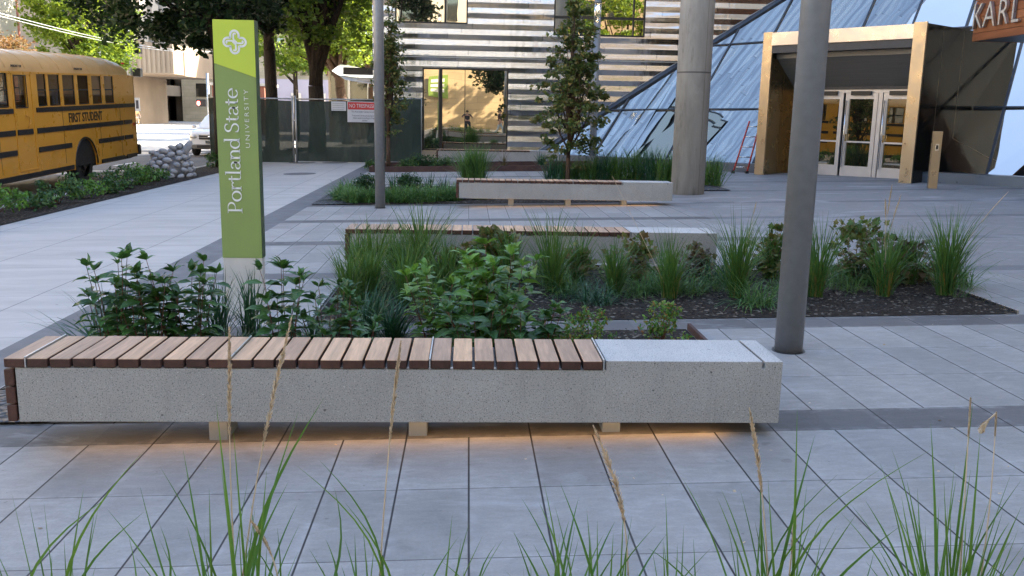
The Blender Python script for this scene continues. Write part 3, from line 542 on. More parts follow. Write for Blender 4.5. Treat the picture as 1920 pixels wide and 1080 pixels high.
# ------------------------------------------------------------------ pylon sign
SX, SY, SZ = -1.905, 7.0, gz(-1.8)
sg = thing('pylon_sign', 'tall green pylon sign with vertical white lettering on a pale base', 'sign', (SX, SY, SZ))
W_, D_, Hh = .305, .10, 2.25
gb = .45-SZ-.03
m = MB(); m.box(0, W_, 0, D_, gb, Hh); m.build('panel', 'solive', sg)
m = MB(); m.box(W_, W_+.004, -.002, D_+.002, gb, Hh+.001); m.build('edge_strip', 'sside', sg)
m = MB(); m.box(.004, W_-.004, .004, D_-.004, 0, gb-.002); m.build('base', 'sbase', sg)
m = MB(); zt = Hh
m.prism([(0, zt-.315), (W_, zt-.415), (W_, zt), (0, zt)], 'y', -.003, -.0005); m.build('lime_corner', 'sgreen', sg)
# hand built serif letters: strokes in a unit-x-height system, drawn as ribbons whose width follows the pen angle
def ribbon(m, pts, thick=.13, thin=.05, w=None):
    n = len(pts); L = []; Rr = []
    for i in range(n):
        a = Vector(pts[max(0, i-1)]); b = Vector(pts[min(n-1, i+1)]); d = (b-a).normalized(); nn = Vector((-d.y, d.x))
        hw = (w*1.1 if w else (thin+(thick-thin)*abs(d.y)**1.5)*1.25)/2
        p_ = Vector(pts[i]); L.append(p_+nn*hw); Rr.append(p_-nn*hw)
    o = len(m['v']); m['v'] += L+Rr
    for i in range(n-1): m['f'].append((o+i, o+i+1, o+n+i+1, o+n+i))
def arc(cx, cy, rx, ry, a0, a1, n=14): return [(cx+rx*math.cos(R(a0+(a1-a0)*i/n)), cy+ry*math.sin(R(a0+(a1-a0)*i/n))) for i in range(n+1)]
def bar(m, x0, x1, y0, y1):
    o = len(m['v']); m['v'] += [Vector((x0, y0)), Vector((x1, y0)), Vector((x1, y1)), Vector((x0, y1))]; m['f'].append((o, o+1, o+2, o+3))
def glyph(ch):
    m = {'v': [], 'f': []}; T = .17; s = .055
    xh = 1.0; cap = 1.5
    def serif(x, y, w=.2): bar(m, x-w, x+w, y-s/2, y+s/2)
    if ch == 'P': bar(m, .15, .15+T, 0, cap); serif(.22, .02, .24); serif(.13, cap-.02, .15); ribbon(m, [(.2, cap-.03), (.5, cap-.03)]+arc(.5, 1.09, .42, .38, 90, -90)+[(.28, .71)]); adv = 1.12
    elif ch == 'o': ribbon(m, arc(.5, .5, .41, .47, 0, 360, 28), .15, .05); adv = 1.05
    elif ch == 'r': bar(m, .15, .15+T, 0, xh); serif(.22, .02, .22); serif(.13, xh-.04, .1); ribbon(m, [(.27, .62)]+arc(.56, .62, .29, .33, 170, 60, 8), .1, .07); bar(m, .66, .8, .78, .93); adv = .82
    elif ch == 't': bar(m, .22, .22+T, .16, 1.28); bar(m, .04, .6, xh-.09, xh); ribbon(m, [(.29, .25)]+arc(.5, .24, .21, .2, 180, 300, 8), .12, .05); adv = .68
    elif ch == 'l': bar(m, .17, .17+T, 0, 1.62); serif(.24, .02, .22); serif(.15, 1.59, .1); adv = .54
    elif ch == 'a': ribbon(m, [(.12, .78)]+arc(.4, .68, .28, .27, 155, 0, 10)+[(.68, .3)], .14, .06); ribbon(m, arc(.38, .27, .26, .23, 60, 330, 14), .13, .05); ribbon(m, [(.5, .5), (.66, .56)], w=.06); bar(m, .61, .75, .1, .68); ribbon(m, [(.68, .12), (.74, .04), (.86, .06)], w=.07); adv = .92
    elif ch == 'n': bar(m, .15, .15+T, 0, xh); serif(.22, .02, .22); serif(.13, xh-.04, .1); ribbon(m, [(.27, .7)]+arc(.56, .63, .27, .33, 150, 0, 10)+[(.83, .02)], .14, .06); serif(.83, .02, .2); adv = 1.1
    elif ch == 'd': bar(m, .72, .72+T, 0, 1.62); serif(.7, 1.59, .1); serif(.86, .02, .12); ribbon(m, arc(.46, .48, .36, .46, 40, 330, 24), .14, .05); adv = 1.1
    elif ch == 'S': ribbon(m, arc(.5, 1.13, .33, .33, 25, 250, 16)+arc(.46, .40, .36, .36, 70, -160, 16), .13, .07); bar(m, .76, .82, 1.12, 1.42); bar(m, .1, .16, .08, .4); adv = 1.0
    elif ch == 'e': ribbon(m, arc(.48, .5, .37, .46, 0, 320, 24), .14, .05); bar(m, .16, .88, .5, .57); adv = .95
    else: adv = .42
    return m, adv
def serif_text(txt, h, M, parent):
    out = MB(); x = 0
    for ch in txt:
        g, adv = glyph(ch)
        out.add([M@Vector(((v.x+x)*h, v.y*h, 0)) for v in g['v']], g['f']); x += adv*.93
    return out, x*h
# text runs upward: local x -> world z, local y -> world -x
h = .073
zs = YP(440, 399, 7).z-SZ; ze = YP(432, 166, 7).z-SZ
_, wlen = serif_text('Portland State', 1., Matrix(), None); 
M1 = frame((.166, -.0045, zs), (0, 0, (ze-zs)/wlen/h), (-1, 0, 0), (0, -1, 0))
tx, _ = serif_text('Portland State', h, M1, sg)
o = tx.build('lettering', 'white', sg)
zs2 = YP(462, 277, 7).z-SZ; ze2 = YP(458, 168, 7).z-SZ
M2 = frame((.243, -.0045, zs2), (0, 0, 1), (-1, 0, 0), (0, -1, 0))
o = fonttext('lettering', 'UNIVERSITY', .047, 'white', M2, sg, .001, (ze2-zs2)/.047/8.0, 'LEFT', 1.35, -.0006)
# fit length of that run exactly
zl = [v.co.z for v in o.data.vertices]; k = (ze2-zs2)/(max(zl)-min(zl)); z0_ = min(zl)
for v in o.data.vertices: v.co.z = zs2+(v.co.z-z0_)*k
# knot emblem: four interlaced loops as raised ribbons
def knot():
    mb = MB(); c = Vector((.158, 0, Hh-.160)); u = .0465
    def rib(pts, wd, d=.0048):
        g = {'v': [], 'f': []}; ribbon(g, [(x*u, y*u) for x, y in pts], w=wd*u/1.1); mb.add([(c.x+p_.x, -d, c.z+p_.y) for p_ in g['v']], g['f'])
    outer = []
    for q in range(4):
        ca, sa = math.cos(R(q*90)), math.sin(R(q*90))
        loop = [(.66, .66), (.66, 1.1)]+arc(0, 1.1, .66, .66, 0, 180, 14)+[(-.66, 1.1), (-.66, .66)]
        outer += [(x*ca-y*sa, x*sa+y*ca) for x, y in loop]
    outer.append(outer[0]); rib(outer, .34)
    for sgn in (1, -1):
        hook = [(.22, 1.18)]+arc(.02, 1.12, .2, .2, 20, 180, 8)+[(-.18, .55), (-.12, .25), (.05, .08), (.35, .0)] if True else []
        rib([(x*sgn, y*sgn) for x, y in hook], .27, .005)
        hook = [(1.18, .22)]+arc(1.12, .02, .2, .2, 70, -90, 8)+[(.55, -.18), (.25, -.12), (.08, .05), (0, .35)]
        rib([(-x*sgn, y*sgn) for x, y in hook][::-1], .27, .0052) if False else rib([(x*sgn, y*sgn) for x, y in hook], .27, .0052)
    return mb.build('emblem', 'white', sg)
knot()

# ------------------------------------------------------------------ metal building
YF = 30.2
W1 = (-1.52, 1.29, .31, 2.97); W2 = (-2.4, -.06, 4.37, 7.2); W3 = (2.74, 5.73, 4.09, 7.2)
mb_ = thing('metal_building', 'building clad in horizontal strips of shiny metal, behind the two young trees', 'building', (0, 0, 0))
xl, xr, zbot, ztop = -3.13, 17.4, .30, 12.0
m = MB(); hp = .17; dep = .0195; z = zbot; k = 0
def covered(z0, z1):
    segs = [(xl, xr)]
    for (a, b, c, d) in (W1, W2, W3):
        if z1 > c+.001 and z0 < d-.001:
            ns = []
            for (s0, s1) in segs:
                if b <= s0 or a >= s1: ns.append((s0, s1)); continue
                if s0 < a: ns.append((s0, a))
                if s1 > b: ns.append((b, s1))
            segs = ns
    return segs
cuts = sorted(set([zbot+i*hp for i in range(int((ztop-zbot)/hp)+1)]+[W1[2], W1[3], W2[2], W2[3], W3[2], W3[3]]))
def yprof(z):
    t = (z-zbot)/hp; i = int(math.floor(t+1e-6)); f = t-i; f = min(max(f, 0), 1)
    return YF-dep*((1-f) if i % 2 == 0 else f)
for z0, z1 in zip(cuts[:-1], cuts[1:]):
    if z1-z0 < .002: continue
    for (a, b) in covered(z0, z1):
        ya = yprof(z0+1e-4); yb = yprof(z1-1e-4); m.quad((a, ya, z0), (b, ya, z0), (b, yb, z1), (a, yb, z1))
m.build('wall_cladding', 'facade', mb_)
m = MB(); m.box(xl, 17.4, YF+.05, YF+14, -1, ztop); m.box(xl+.03, 7, YF+.0, YF+.049, -.5, zbot-.002); m.build('wall', 'tan', mb_)
m = MB(); m.box(xl-.04, 9, YF-.05, YF-.03, 3.30, 3.325); m.build('ledge', 'galv', mb_)
def window(par, a, b, c, d, cols, rows, fr=.045):
    m = MB(); y0, y1 = YF-.04, YF+.045
    m.box(a, b, y0, y1, c, c+fr); m.box(a, b, y0, y1, d-fr, d); m.box(a, a+fr, y0, y1, c+fr, d-fr); m.box(b-fr, b, y0, y1, c+fr, d-fr)
    for x, w2 in cols: m.box(x-w2/2, x+w2/2, y0+.005, y1, c+fr, d-fr)
    for z in rows: m.box(a+fr, b-fr, y0+.01, y1, z-.04, z+.04)
    f = m.build('window_frame', 'winframe', par); m = MB(); m.quad((a+fr, YF+.02, c+fr), (b-fr, YF+.02, c+fr), (b-fr, YF+.02, d-fr), (a+fr, YF+.02, d-fr)); m.build('pane', 'winglass', f)
window(mb_, *W1, [(-.92, .10), (-.13, .02)], [])
window(mb_, *W2, [(-.78, .06)], [])
window(mb_, *W3, [(5.35, .05)], [4.66])
# ------------------------------------------------------------------ sloping glass atrium
A = np.array([3.4627, 28.2481, .0793]); B = np.array([11.4004, 17.9364, .2611])
uu = Vector(B-A).normalized(); nn = Vector((-.5067, -.3764, .7757)); ww = nn.cross(uu)
if ww.z < 0: ww = -ww
ww.normalize(); nn = uu.cross(ww)
if nn.y > 0: nn = -nn
AV = Vector(A)
def PL(s, t, d=0.): return AV+uu*s+ww*t+nn*d
at_ = thing('glass_atrium', 'leaning blue glass wall with dark bars wrapped round the entrance', 'glass wall')
S0, S1, T0, T1 = -8., 24., .34, 12.
# clip left side against the metal wall (y<=YF)
def clip(poly, Y):
    out = []
    for i in range(len(poly)):
        a, b = poly[i], poly[(i+1) % len(poly)]
        ia, ib = a.y <= Y, b.y <= Y
        if ia: out.append(a)
        if ia != ib: t = (Y-a.y)/(b.y-a.y); out.append(a+(b-a)*t)
    return out
levels = [.34, 2.62, 5.95, 9.3, 12.]
sk = -.21
smul = [1.9+1.475*i for i in range(-3, 18)]
m = MB(); rr = random.Random(3)
HS0 = (G(1415, 327)-AV).dot(uu)+.05; HS1 = HS0+(G(1708, 344)-G(1415, 327)).length-.12; HT = 5.45
def st(p): return (p-AV).dot(uu), (p-AV).dot(ww)
def clipf(poly, f):
    out = []
    for i in range(len(poly)):
        a, b = poly[i], poly[(i+1) % len(poly)]; fa, fb = f(a), f(b)
        if fa >= 0: out.append(a)
        if (fa >= 0) != (fb >= 0): out.append(a+(b-a)*(fa/(fa-fb)))
    return out
def minus_hole(poly):
    l = clipf(poly, lambda p: HS0-st(p)[0]); r_ = clipf(poly, lambda p: st(p)[0]-HS1)
    mid_ = clipf(clipf(poly, lambda p: st(p)[0]-HS0), lambda p: HS1-st(p)[0]); mid_ = clipf(mid_, lambda p: st(p)[1]-HT) if len(mid_) > 2 else []
    return [q for q in (l, r_, mid_) if len(q) > 2]
def seg_minus(p, q):
    # pieces of a segment outside the porch opening
    pts = [p.lerp(q, i/60) for i in range(61)]; out = []; cur = []
    for a in pts:
        s_, t_ = st(a)
        if HS0 < s_ < HS1 and t_ < HT:
            if len(cur) > 1: out.append((cur[0], cur[-1]))
            cur = []
        else: cur.append(a)
    if len(cur) > 1: out.append((cur[0], cur[-1]))
    return out
for (t0, t1) in zip(levels[:-1], levels[1:]):
    for i in range(len(smul)-1):
        a0, a1 = smul[i]+sk*t0, smul[i+1]+sk*t0; b0, b1 = smul[i]+sk*t1, smul[i+1]+sk*t1
        j = [rr.uniform(-.02, .02) for _ in range(4)]
        poly = clip([PL(a0, t0, j[0]), PL(a1, t0, j[1]), PL(b1, t1, j[2]), PL(b0, t1, j[3])], YF-.06)
        if len(poly) >= 3:
            for pc in minus_hole(poly): m.add(pc, [tuple(range(len(pc)))])
m.build('glass_panes', 'atrium', at_)
m = MB()
def bar3(p, q, w=.05, d=.03, side=None):
    p, q = Vector(p), Vector(q); dd = (q-p).normalized(); sd_ = dd.cross(nn).normalized()*w/2; o_ = nn*d
    vs = [p-sd_, p+sd_, q+sd_, q-sd_]; vs = [v-o_*.6 for v in vs]+[v+o_ for v in vs]
    m.add(vs, [(0, 1, 2, 3), (4, 5, 6, 7), (0, 1, 5, 4), (1, 2, 6, 5), (2, 3, 7, 6), (3, 0, 4, 7)])
def clipseg(p, q, Y):
    if p.y > Y and q.y > Y: return None
    if p.y > Y: p = q+(p-q)*((Y-q.y)/(p.y-q.y))
    if q.y > Y: q = p+(q-p)*((Y-p.y)/(q.y-p.y))
    return p, q
for i, s in enumerate(smul):
    for k, (t0, t1) in enumerate(zip(levels[:-1], levels[1:])):
        if i % 2 == 1 and k in (0, 1) and s < 11: continue
        sg_ = clipseg(PL(s+sk*t0, t0), PL(s+sk*t1, t1), YF-.08)
        if sg_:
            for pc in seg_minus(*sg_): bar3(*pc, .055)
for t in levels[1:-1]:
    sg_ = clipseg(PL(S0, t), PL(S1-4, t), YF-.08)
    if sg_:
        for pc in seg_minus(*sg_): bar3(*pc, .05)
m.build('glazing_bars', 'mull', at_)
# sloping edge trim where the glass meets the metal wall
def tY(s, Y): # t where plane point reaches Y
    return (Y-A[1]-uu.y*s)/ww.y
m = MB()
pa = PL(-2.2, tY(-2.2, YF-.1)); pb = PL(6, tY(6, YF-.1))
ts = [(s, tY(s, YF-.10)) for s in (-2.55, 7.5)]
P0, P1 = PL(*ts[0]), PL(*ts[1])
bar3(P0, P1, .22, .05); m.build('edge_trim', 'mull', at_)
m = MB(); dd = (P1-P0).normalized(); off = dd.cross(nn).normalized()*.13
for s_ in (1, -1):
    if (off*s_).x < 0 or (off*s_).z > .0: pass
o_ = off if off.z > 0 else -off
bar3(P0+o_, P1+o_, .035, .07); m.build('edge_flashing', 'alu', at_)
# blue grey sill
ph_ = Vector((-uu.y, uu.x, 0)).normalized()
fr_ = Vector((nn.x, nn.y, 0)).normalized()

for (sa, sb) in ((-2.4, HS0), (HS1, S1-8)):
    pa, pb = PL(sa, 0), PL(sb, 0); ta, tb = PL(sa, .36), PL(sb, .36)
    vs = [pa+fr_*.12, pb+fr_*.12, Vector((pb.x, pb.y, tb.z))+fr_*.12, Vector((pa.x, pa.y, ta.z))+fr_*.12, pa-fr_*.3, pb-fr_*.3, tb-fr_*.02, ta-fr_*.02]
    for v in vs[:2]+vs[4:6]: v.z = -.1
    m = MB(); m.add(vs, [(0, 1, 2, 3), (3, 2, 6, 7), (0, 3, 7, 4), (1, 5, 6, 2)]); m.build('sill', 'sill', at_)

# light fittings seen through the glass, built just behind it as lit tubes on the face
m = MB(); q0 = None
for (a, b) in (((1663, 25), (1727, 12)),):
    pass
# unseen tower wing behind the glass, sized to keep the plaza in shade
blk = thing('shading_wing', 'unseen tall block behind the leaning glass wall, sized to shade the plaza', 'building')
m = MB(); m.box(17.5, 28, -4, 43, -1, 30); m.build('wall', 'tan', blk)

# ------------------------------------------------------------------ entrance portal
PLv = G(1415, 327); PRv = G(1708, 344); pu = (PRv-PLv); pu.z = 0; plen = pu.length; pu.normalize(); pn = Vector((-pu.y, pu.x, 0)) # pn points back
if pn.y < 0: pn = -pn
pt = thing('entrance_portal', 'boxy entrance porch of champagne metal round the glass doors', 'entrance', (PLv.x, PLv.y, 0), math.atan2(pu.y, pu.x))
L_ = plen; zb = .12; zt_ = 3.60
# local: x along, y back, z up
m = MB(); m.box(-.02, .24, 0, .05, zb, zt_+.02); m.build('pier_face', 'brass', pt)
# interior back wall and floor of the lobby seen through the doors
m = MB(); m.box(.2, L_-.2, 4.6, 4.7, 0, 3.3); m.build('lobby_back_wall', 'tan', pt)
m = MB(); m.box(L_-.26, L_+.02, -.05, .0, zb+.03, zt_+.03); m.build('pier_face', 'brass', pt)
m = MB(); m.box(.24, L_-.26, -.03, .02, 3.30, zt_); m.build('lintel_face', 'pinkmetal', pt)
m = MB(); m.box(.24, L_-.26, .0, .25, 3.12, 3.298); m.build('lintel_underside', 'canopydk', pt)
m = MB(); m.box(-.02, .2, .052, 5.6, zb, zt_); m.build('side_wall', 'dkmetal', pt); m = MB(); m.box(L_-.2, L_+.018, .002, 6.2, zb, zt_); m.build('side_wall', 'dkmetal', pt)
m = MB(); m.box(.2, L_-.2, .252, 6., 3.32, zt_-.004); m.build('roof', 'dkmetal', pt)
m = MB()
for y in (.75, 1.75): m.box(L_+.0185, L_+.0205, y, y+.008, zb, zt_-.02)
m.build('panel_seams', 'brass', pt)
DB = 1.15  # doors plane
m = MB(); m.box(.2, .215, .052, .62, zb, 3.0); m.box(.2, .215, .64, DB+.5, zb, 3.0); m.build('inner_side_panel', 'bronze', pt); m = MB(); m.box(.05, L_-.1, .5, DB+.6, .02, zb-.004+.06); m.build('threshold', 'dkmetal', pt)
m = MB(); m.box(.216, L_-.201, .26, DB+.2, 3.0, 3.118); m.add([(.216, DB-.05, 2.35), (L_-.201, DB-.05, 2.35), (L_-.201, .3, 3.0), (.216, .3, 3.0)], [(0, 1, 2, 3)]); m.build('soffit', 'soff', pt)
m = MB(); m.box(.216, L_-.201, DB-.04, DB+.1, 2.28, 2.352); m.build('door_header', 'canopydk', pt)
# doors from left to right, local x of edges
zd0 = .20
edges = [.78, 1.62, 2.46, 2.62, 3.52, L_-.24]
m = MB(); m.box(.217, .66, DB, DB+.05, zb, 2.28); m.build('side_panel', 'bronze', pt)
m = MB()
for x in (.72, 2.54, 3.6): m.box(x-.05, x+.05, DB-.01, DB+.07, zd0-.1, 2.28)
m.box(.77, 3.55, DB-.005, DB+.06, 2.20, 2.278); m.build('door_frame', 'alu', pt)
def door(x0, x1, hinge):
    m = MB(); z0, z1 = zd0, 2.195; st = .10; y0, y1 = DB-.02, DB+.03
    m.box(x0, x0+st, y0, y1, z0, z1); m.box(x1-st, x1, y0, y1, z0, z1); m.box(x0+st, x1-st, y0, y1, z0, z0+.26); m.box(x0+st, x1-st, y0, y1, z1-.14, z1); m.box(x0+st, x1-st, y0+.005, y1, 1.02, 1.06)
    d = m.build('door', 'alu', pt); m = MB(); m.quad((x0+st, DB+.01, z0+.26), (x1-st, DB+.01, z0+.26), (x1-st, DB+.01, z1-.14), (x0+st, DB+.01, z1-.14)); m.build('pane', 'doorglass', d)
    hx = x0+.05 if hinge else x1-.05
    m = MB(); m.cyl((hx, y0-.05, .42), (hx, y0-.05, 2.02), .013, 10)
    for z in (.45, 1.1, 1.99): m.cyl((hx, y0-.05, z), (hx, y0, z), .01, 8)
    m.build('pull_bar', 'chrome', d); m = MB(); m.box(hx+.02, hx+.06, y0-.03, y0, 1.05, 1.22); m.build('lock', 'chrome', d)
    m = MB(); m.box(x0+.16, x1-.16, y0-.07, y0-.0, 2.14, 2.24); m.build('closer', 'black', d)
door(.78, 1.60, True); door(1.66, 2.48, True); door(2.62, 3.54, True)
# bollard with push button
p = G(1747, 353)
bo = thing('push_plate_bollard', 'slim square metal bollard with a door button, right of the entrance', 'bollard', (p.x, p.y, gz(p.x)), math.atan2(pu.y, pu.x)*.25)
m = MB(); m.bbox(-.085, .085, -.06, .06, -.03, 1.15, .003); m.build('post', 'brass', bo)
m = MB(); m.box(-.035, .035, -.068, -.061, .76, .9); m.build('button', 'steel', bo)
m = MB(); m.box(-.02, .02, -.0705, -.0685, .79, .87); m.build('button_mark', 'black', bo)
# ladder leaning behind the left pier
p = G(1374, 325); q = p+Vector((.55, .9, 0)); top = YP(1402, 255, 23.6)
ld = thing('ladder', 'short red step ladder leaning beside the left side of the entrance', 'ladder', (p.x, p.y, gz(p.x)))
m = MB(); wdt = Vector((.33, -.10, 0))
leg_t = Vector((.42, .22, 1.35))
for s_ in (0, 1): m.tube([wdt*s_, leg_t*.98+wdt*s_*.8], .022, 6)
m.build('rail', 'ladder', ld); m = MB()
for k in range(5): f = .12+k*.19; a = leg_t*f; b = wdt*(1-.2*f)+leg_t*f; m.tube([a, b], .016, 6)
m.build('rung', 'steel', ld); m = MB(); m.box(-.04, .04, -.04, .04, 0, .07); m.box(.29, .37, -.14, -.06, 0, .07); m.build('foot', 'black', ld)

# ------------------------------------------------------------------ wooden sign box
KX = 10.8; ky0 = 19.46
ks = thing('sign_box', 'cedar clad box with raised steel letters projecting at the top right', 'sign box')
m = MB(); zb_ = 3.26; nb = 12; ph = .165
for i in range(nb): z0 = zb_+.0+i*ph; m.bbox(KX, KX+.03, 11.5, ky0, z0+.004, z0+ph-.004, .003)
for i in range(nb): z0 = zb_+i*ph; m.bbox(KX+.031, 16, ky0-.03, ky0, z0+.004, z0+ph-.004, .003)
m.build('cladding', 'cedar', ks)
m = MB(); m.box(KX+.032, 16, 11.5, ky0-.031, zb_+.01, zb_+nb*ph); m.build('core', 'canopydk', ks)
xx = 0
for ch, y0, y1 in (('K', 19.37, 19.02), ('A', 19.0, 18.55), ('R', 18.43, 18.1), ('L', 17.97, 17.74)):
    Mk = frame((KX-.05, y0, 3.515), (0, -1, 0), (0, 0, 1), (-1, 0, 0)); o = fonttext('letter', ch, .70, 'letter', Mk, ks, .03, .72, 'LEFT', 1., -.006)
    ys = [v.co.y for v in o.data.vertices]; zs_ = [v.co.z for v in o.data.vertices]; a, b = max(ys), min(ys); c_, d_ = min(zs_), max(zs_)
    for v in o.data.vertices: v.co.y = y0+(v.co.y-a)*(y0-y1)/(a-b); v.co.z = 3.515+(v.co.z-c_)*.50/(d_-c_)

# ------------------------------------------------------------------ fence
FY = 29.3
fe = thing('screened_fence', 'chain fence covered in dark green mesh fabric across the sidewalk end', 'fence', (0, 0, 0))
def wavy(x0, x1, z0f, z1f, nx, nz, seed, y0=FY):
    r = random.Random(seed); m = MB(); vs = []
    ph = [r.uniform(0, 6) for _ in range(4)]
    for i in range(nx+1):
        x = x0+(x1-x0)*i/nx
        for j in range(nz+1):
            t = j/nz; z = z0f(x)+(z1f(x)-z0f(x))*t; sag = .03*math.sin(x*1.7+ph[3])*(t > .99)
            y = y0+.035*math.sin(x*2.1+ph[0]+t*2)+.02*math.sin(x*5.3+ph[1]-t*3)+.015*math.sin(t*7+ph[2]+x)
            vs.append((x, y, z-.012+sag))
    m.add(vs, [(i*(nz+1)+j, (i+1)*(nz+1)+j, (i+1)*(nz+1)+j+1, i*(nz+1)+j+1) for i in range(nx) for j in range(nz)], True); return m
wavy(-8.2, -5.56, lambda x: gz(-6)+.03, lambda x: 1.86, 20, 8, 1).build('mesh_panel', 'fabric', fe)
wavy(-5.50, -3.0, lambda x: gz(-4)+.03, lambda x: 1.86, 20, 8, 2).build('mesh_panel', 'fabric', fe)
wavy(-3.0, -1.52, lambda x: gz(-2)+.03, lambda x: 1.93, 12, 8, 3).build('mesh_panel', 'fabric', fe)
m = MB(); m.cyl((-8.2, FY+.05, 1.88), (-5.56, FY+.05, 1.88), .022, 8); m.cyl((-5.5, FY+.05, 1.88), (-3.0, FY+.05, 1.9), .022, 8); m.cyl((-3., FY+.05, 1.9), (-1.52, FY+.05, 1.96), .022, 8); m.build('top_rail', 'galv', fe)
for x in (-8.2, -5.58, -5.48, -3.0, -1.53): m = MB(); m.cyl((x, FY-.05 if x > -6 and x < -5 else FY+.06, gz(x)-.02), (x, FY-.05 if x > -6 and x < -5 else FY+.06, 1.98), .028, 10); m.build('fence_post', 'galv', fe)
m = MB()
for z in (.45, 1.2): m.box(-5.6, -5.46, FY-.09, FY-.03, z, z+.03)
m.build('gate_latch', 'galv', fe)
ns = thing('warning_sign', 'white and red no trespassing board tied to the green mesh fence', 'warning sign', (0, FY-.12, 0))
a = YP(651, 190, FY-.12); b = YP(716, 230, FY-.12)
m = MB(); m.bbox(a.x, b.x, 0, .008, b.z, a.z, .002); m.build('board', 'signwhite', ns)
m = MB(); m.box(a.x+.02, b.x-.02, -.003, -.0005, a.z-.25, a.z-.02); m.build('red_band', 'red', ns)
fonttext('lettering', 'NO TRESPASSING', .17, 'signwhite', frame(((a.x+b.x)/2, -.0045, a.z-.19), (1, 0, 0), (0, 0, 1), (0, -1, 0)), ns, .001, .72, 'CENTER')
m = MB(); r_ = random.Random(5)
fonttext('lettering', 'This Area Under Camera Surveillance', .075, 'ink', frame(((a.x+b.x)/2, -.0045, a.z-.34), (1, 0, 0), (0, 0, 1), (0, -1, 0)), ns, .001, .72, 'CENTER')
for k, tx_ in enumerate(('Trespassers will be prosecuted to the', 'fullest extent according to Oregon', 'statutes')): fonttext('lettering', tx_, .072, 'ink', frame(((a.x+b.x)/2, -.0045, a.z-.46-k*.075), (1, 0, 0), (0, 0, 1), (0, -1, 0)), ns, .001, .72, 'CENTER')
a = YP(621, 190, FY-.12); b = YP(649, 208, FY-.12)
m = MB(); m.bbox(a.x, b.x, 0, .006, b.z, a.z, .002)
for k in range(4): pass
o = thing('paper_notice', 'small faded grey notice on the mesh fence, left of the red and white board', 'notice', (0, FY-.12, 0)); m.build('sheet', 'signwhite', o)
m = MB(); 
for k in range(4): z = a.z-.06-k*.06; m.box(a.x+.04, b.x-.05-.03*(k % 2), -.002, -.0004, z-.018, z)
m.build('print_lines', 'galv', o)

# ------------------------------------------------------------------ vegetation tools
def blades(n, h, w, spread, lean, seed, hvar=.3, root_r=.05, seg=5, droop=1., cent=(0, 0), dirbias=None):
    r = np.random.default_rng(seed)
    a = r.uniform(0, 2*np.pi, n); ln = h*(1-hvar*r.random(n)**1.2); rad = root_r*np.sqrt(r.random(n)); ra = r.uniform(0, 2*np.pi, n)
    L0 = lean*r.random(n)**.8; dr = droop*(.3+r.random(n)*1.2)
    wv = w*(.6+.6*r.random(n)); t = np.linspace(0, 1, seg+1); V = np.zeros((n, (seg+1)*2, 3))
    x = cent[0]+rad*np.cos(ra); y = cent[1]+rad*np.sin(ra); z = np.zeros(n)
    tw = r.uniform(-1, 1, n)
    if dirbias is not None: a = np.where(r.random(n) < .6, dirbias+r.normal(0, .6, n), a)
    for i, ti in enumerate(t):
        th = L0+spread*dr*ti**1.8; th = np.minimum(th, 2.4)
        if i: x = x+np.sin(th)*np.cos(a)*ln/seg; y = y+np.sin(th)*np.sin(a)*ln/seg; z = z+np.cos(th)*ln/seg
        wi = wv*(.55+.9*ti if ti < .4 else 1.0*(1-((ti-.4)/.6)**1.5)+.03)/2
        pa = a+np.pi/2+tw*ti
        V[:, 2*i] = np.stack([x+np.cos(pa)*wi, y+np.sin(pa)*wi, z], 1); V[:, 2*i+1] = np.stack([x-np.cos(pa)*wi, y-np.sin(pa)*wi, z], 1)
    b = np.arange(n)[:, None]*(seg+1)*2; F = []
    for i in range(seg): F.append(np.stack([b[:, 0]+2*i, b[:, 0]+2*i+1, b[:, 0]+2*i+3, b[:, 0]+2*i+2], 1))
    return V.reshape(-1, 3), np.concatenate(F)
def merge(parts):
    Vs = []; Fs = []; mi = []; o = 0
    for k, (V, F) in enumerate(parts): Vs.append(V); Fs.append(F+o); mi += [k]*len(F); o += len(V)
    return np.concatenate(Vs), np.concatenate(Fs), mi
def leaf_quads(P, D, Up, size, width=.5, fold=.25):
    # each leaf: 6 verts, 2 quads folded on the midrib; P base, D direction, Up approx normal
    n = len(P); D = D/np.linalg.norm(D, axis=1)[:, None]; S = np.cross(D, Up); S /= (np.linalg.norm(S, axis=1)[:, None]+1e-9); N = np.cross(S, D)
    s = size[:, None] if hasattr(size, '__len__') else size
    tip = P+D*s-N*s*.18; mid = P+D*s*.42+N*s*.03; mid2 = P+D*s*.72-N*s*.03
    l1 = P+D*s*.34+S*s*width*.5+N*s*fold*.3; r1 = P+D*s*.34-S*s*width*.5+N*s*fold*.3
    l2 = P+D*s*.70+S*s*width*.36+N*s*fold*.1; r2 = P+D*s*.70-S*s*width*.36+N*s*fold*.1
    V = np.stack([P, mid, mid2, tip, l1, l2, r1, r2], 1).reshape(-1, 3); b = np.arange(n)*8
    F = np.concatenate([np.stack([b, b+1, b+4, b+4], 1)[:0], np.stack([b+0, b+1, b+2, b+5], 1)[:0]])
    q1 = np.stack([b, b+1, b+5, b+4], 1); q2 = np.stack([b+1, b+2, b+3, b+5], 1); q3 = np.stack([b, b+6, b+7, b+1], 1); q4 = np.stack([b+1, b+7, b+3, b+2], 1)
    return V, np.concatenate([q1, q2, q3, q4])
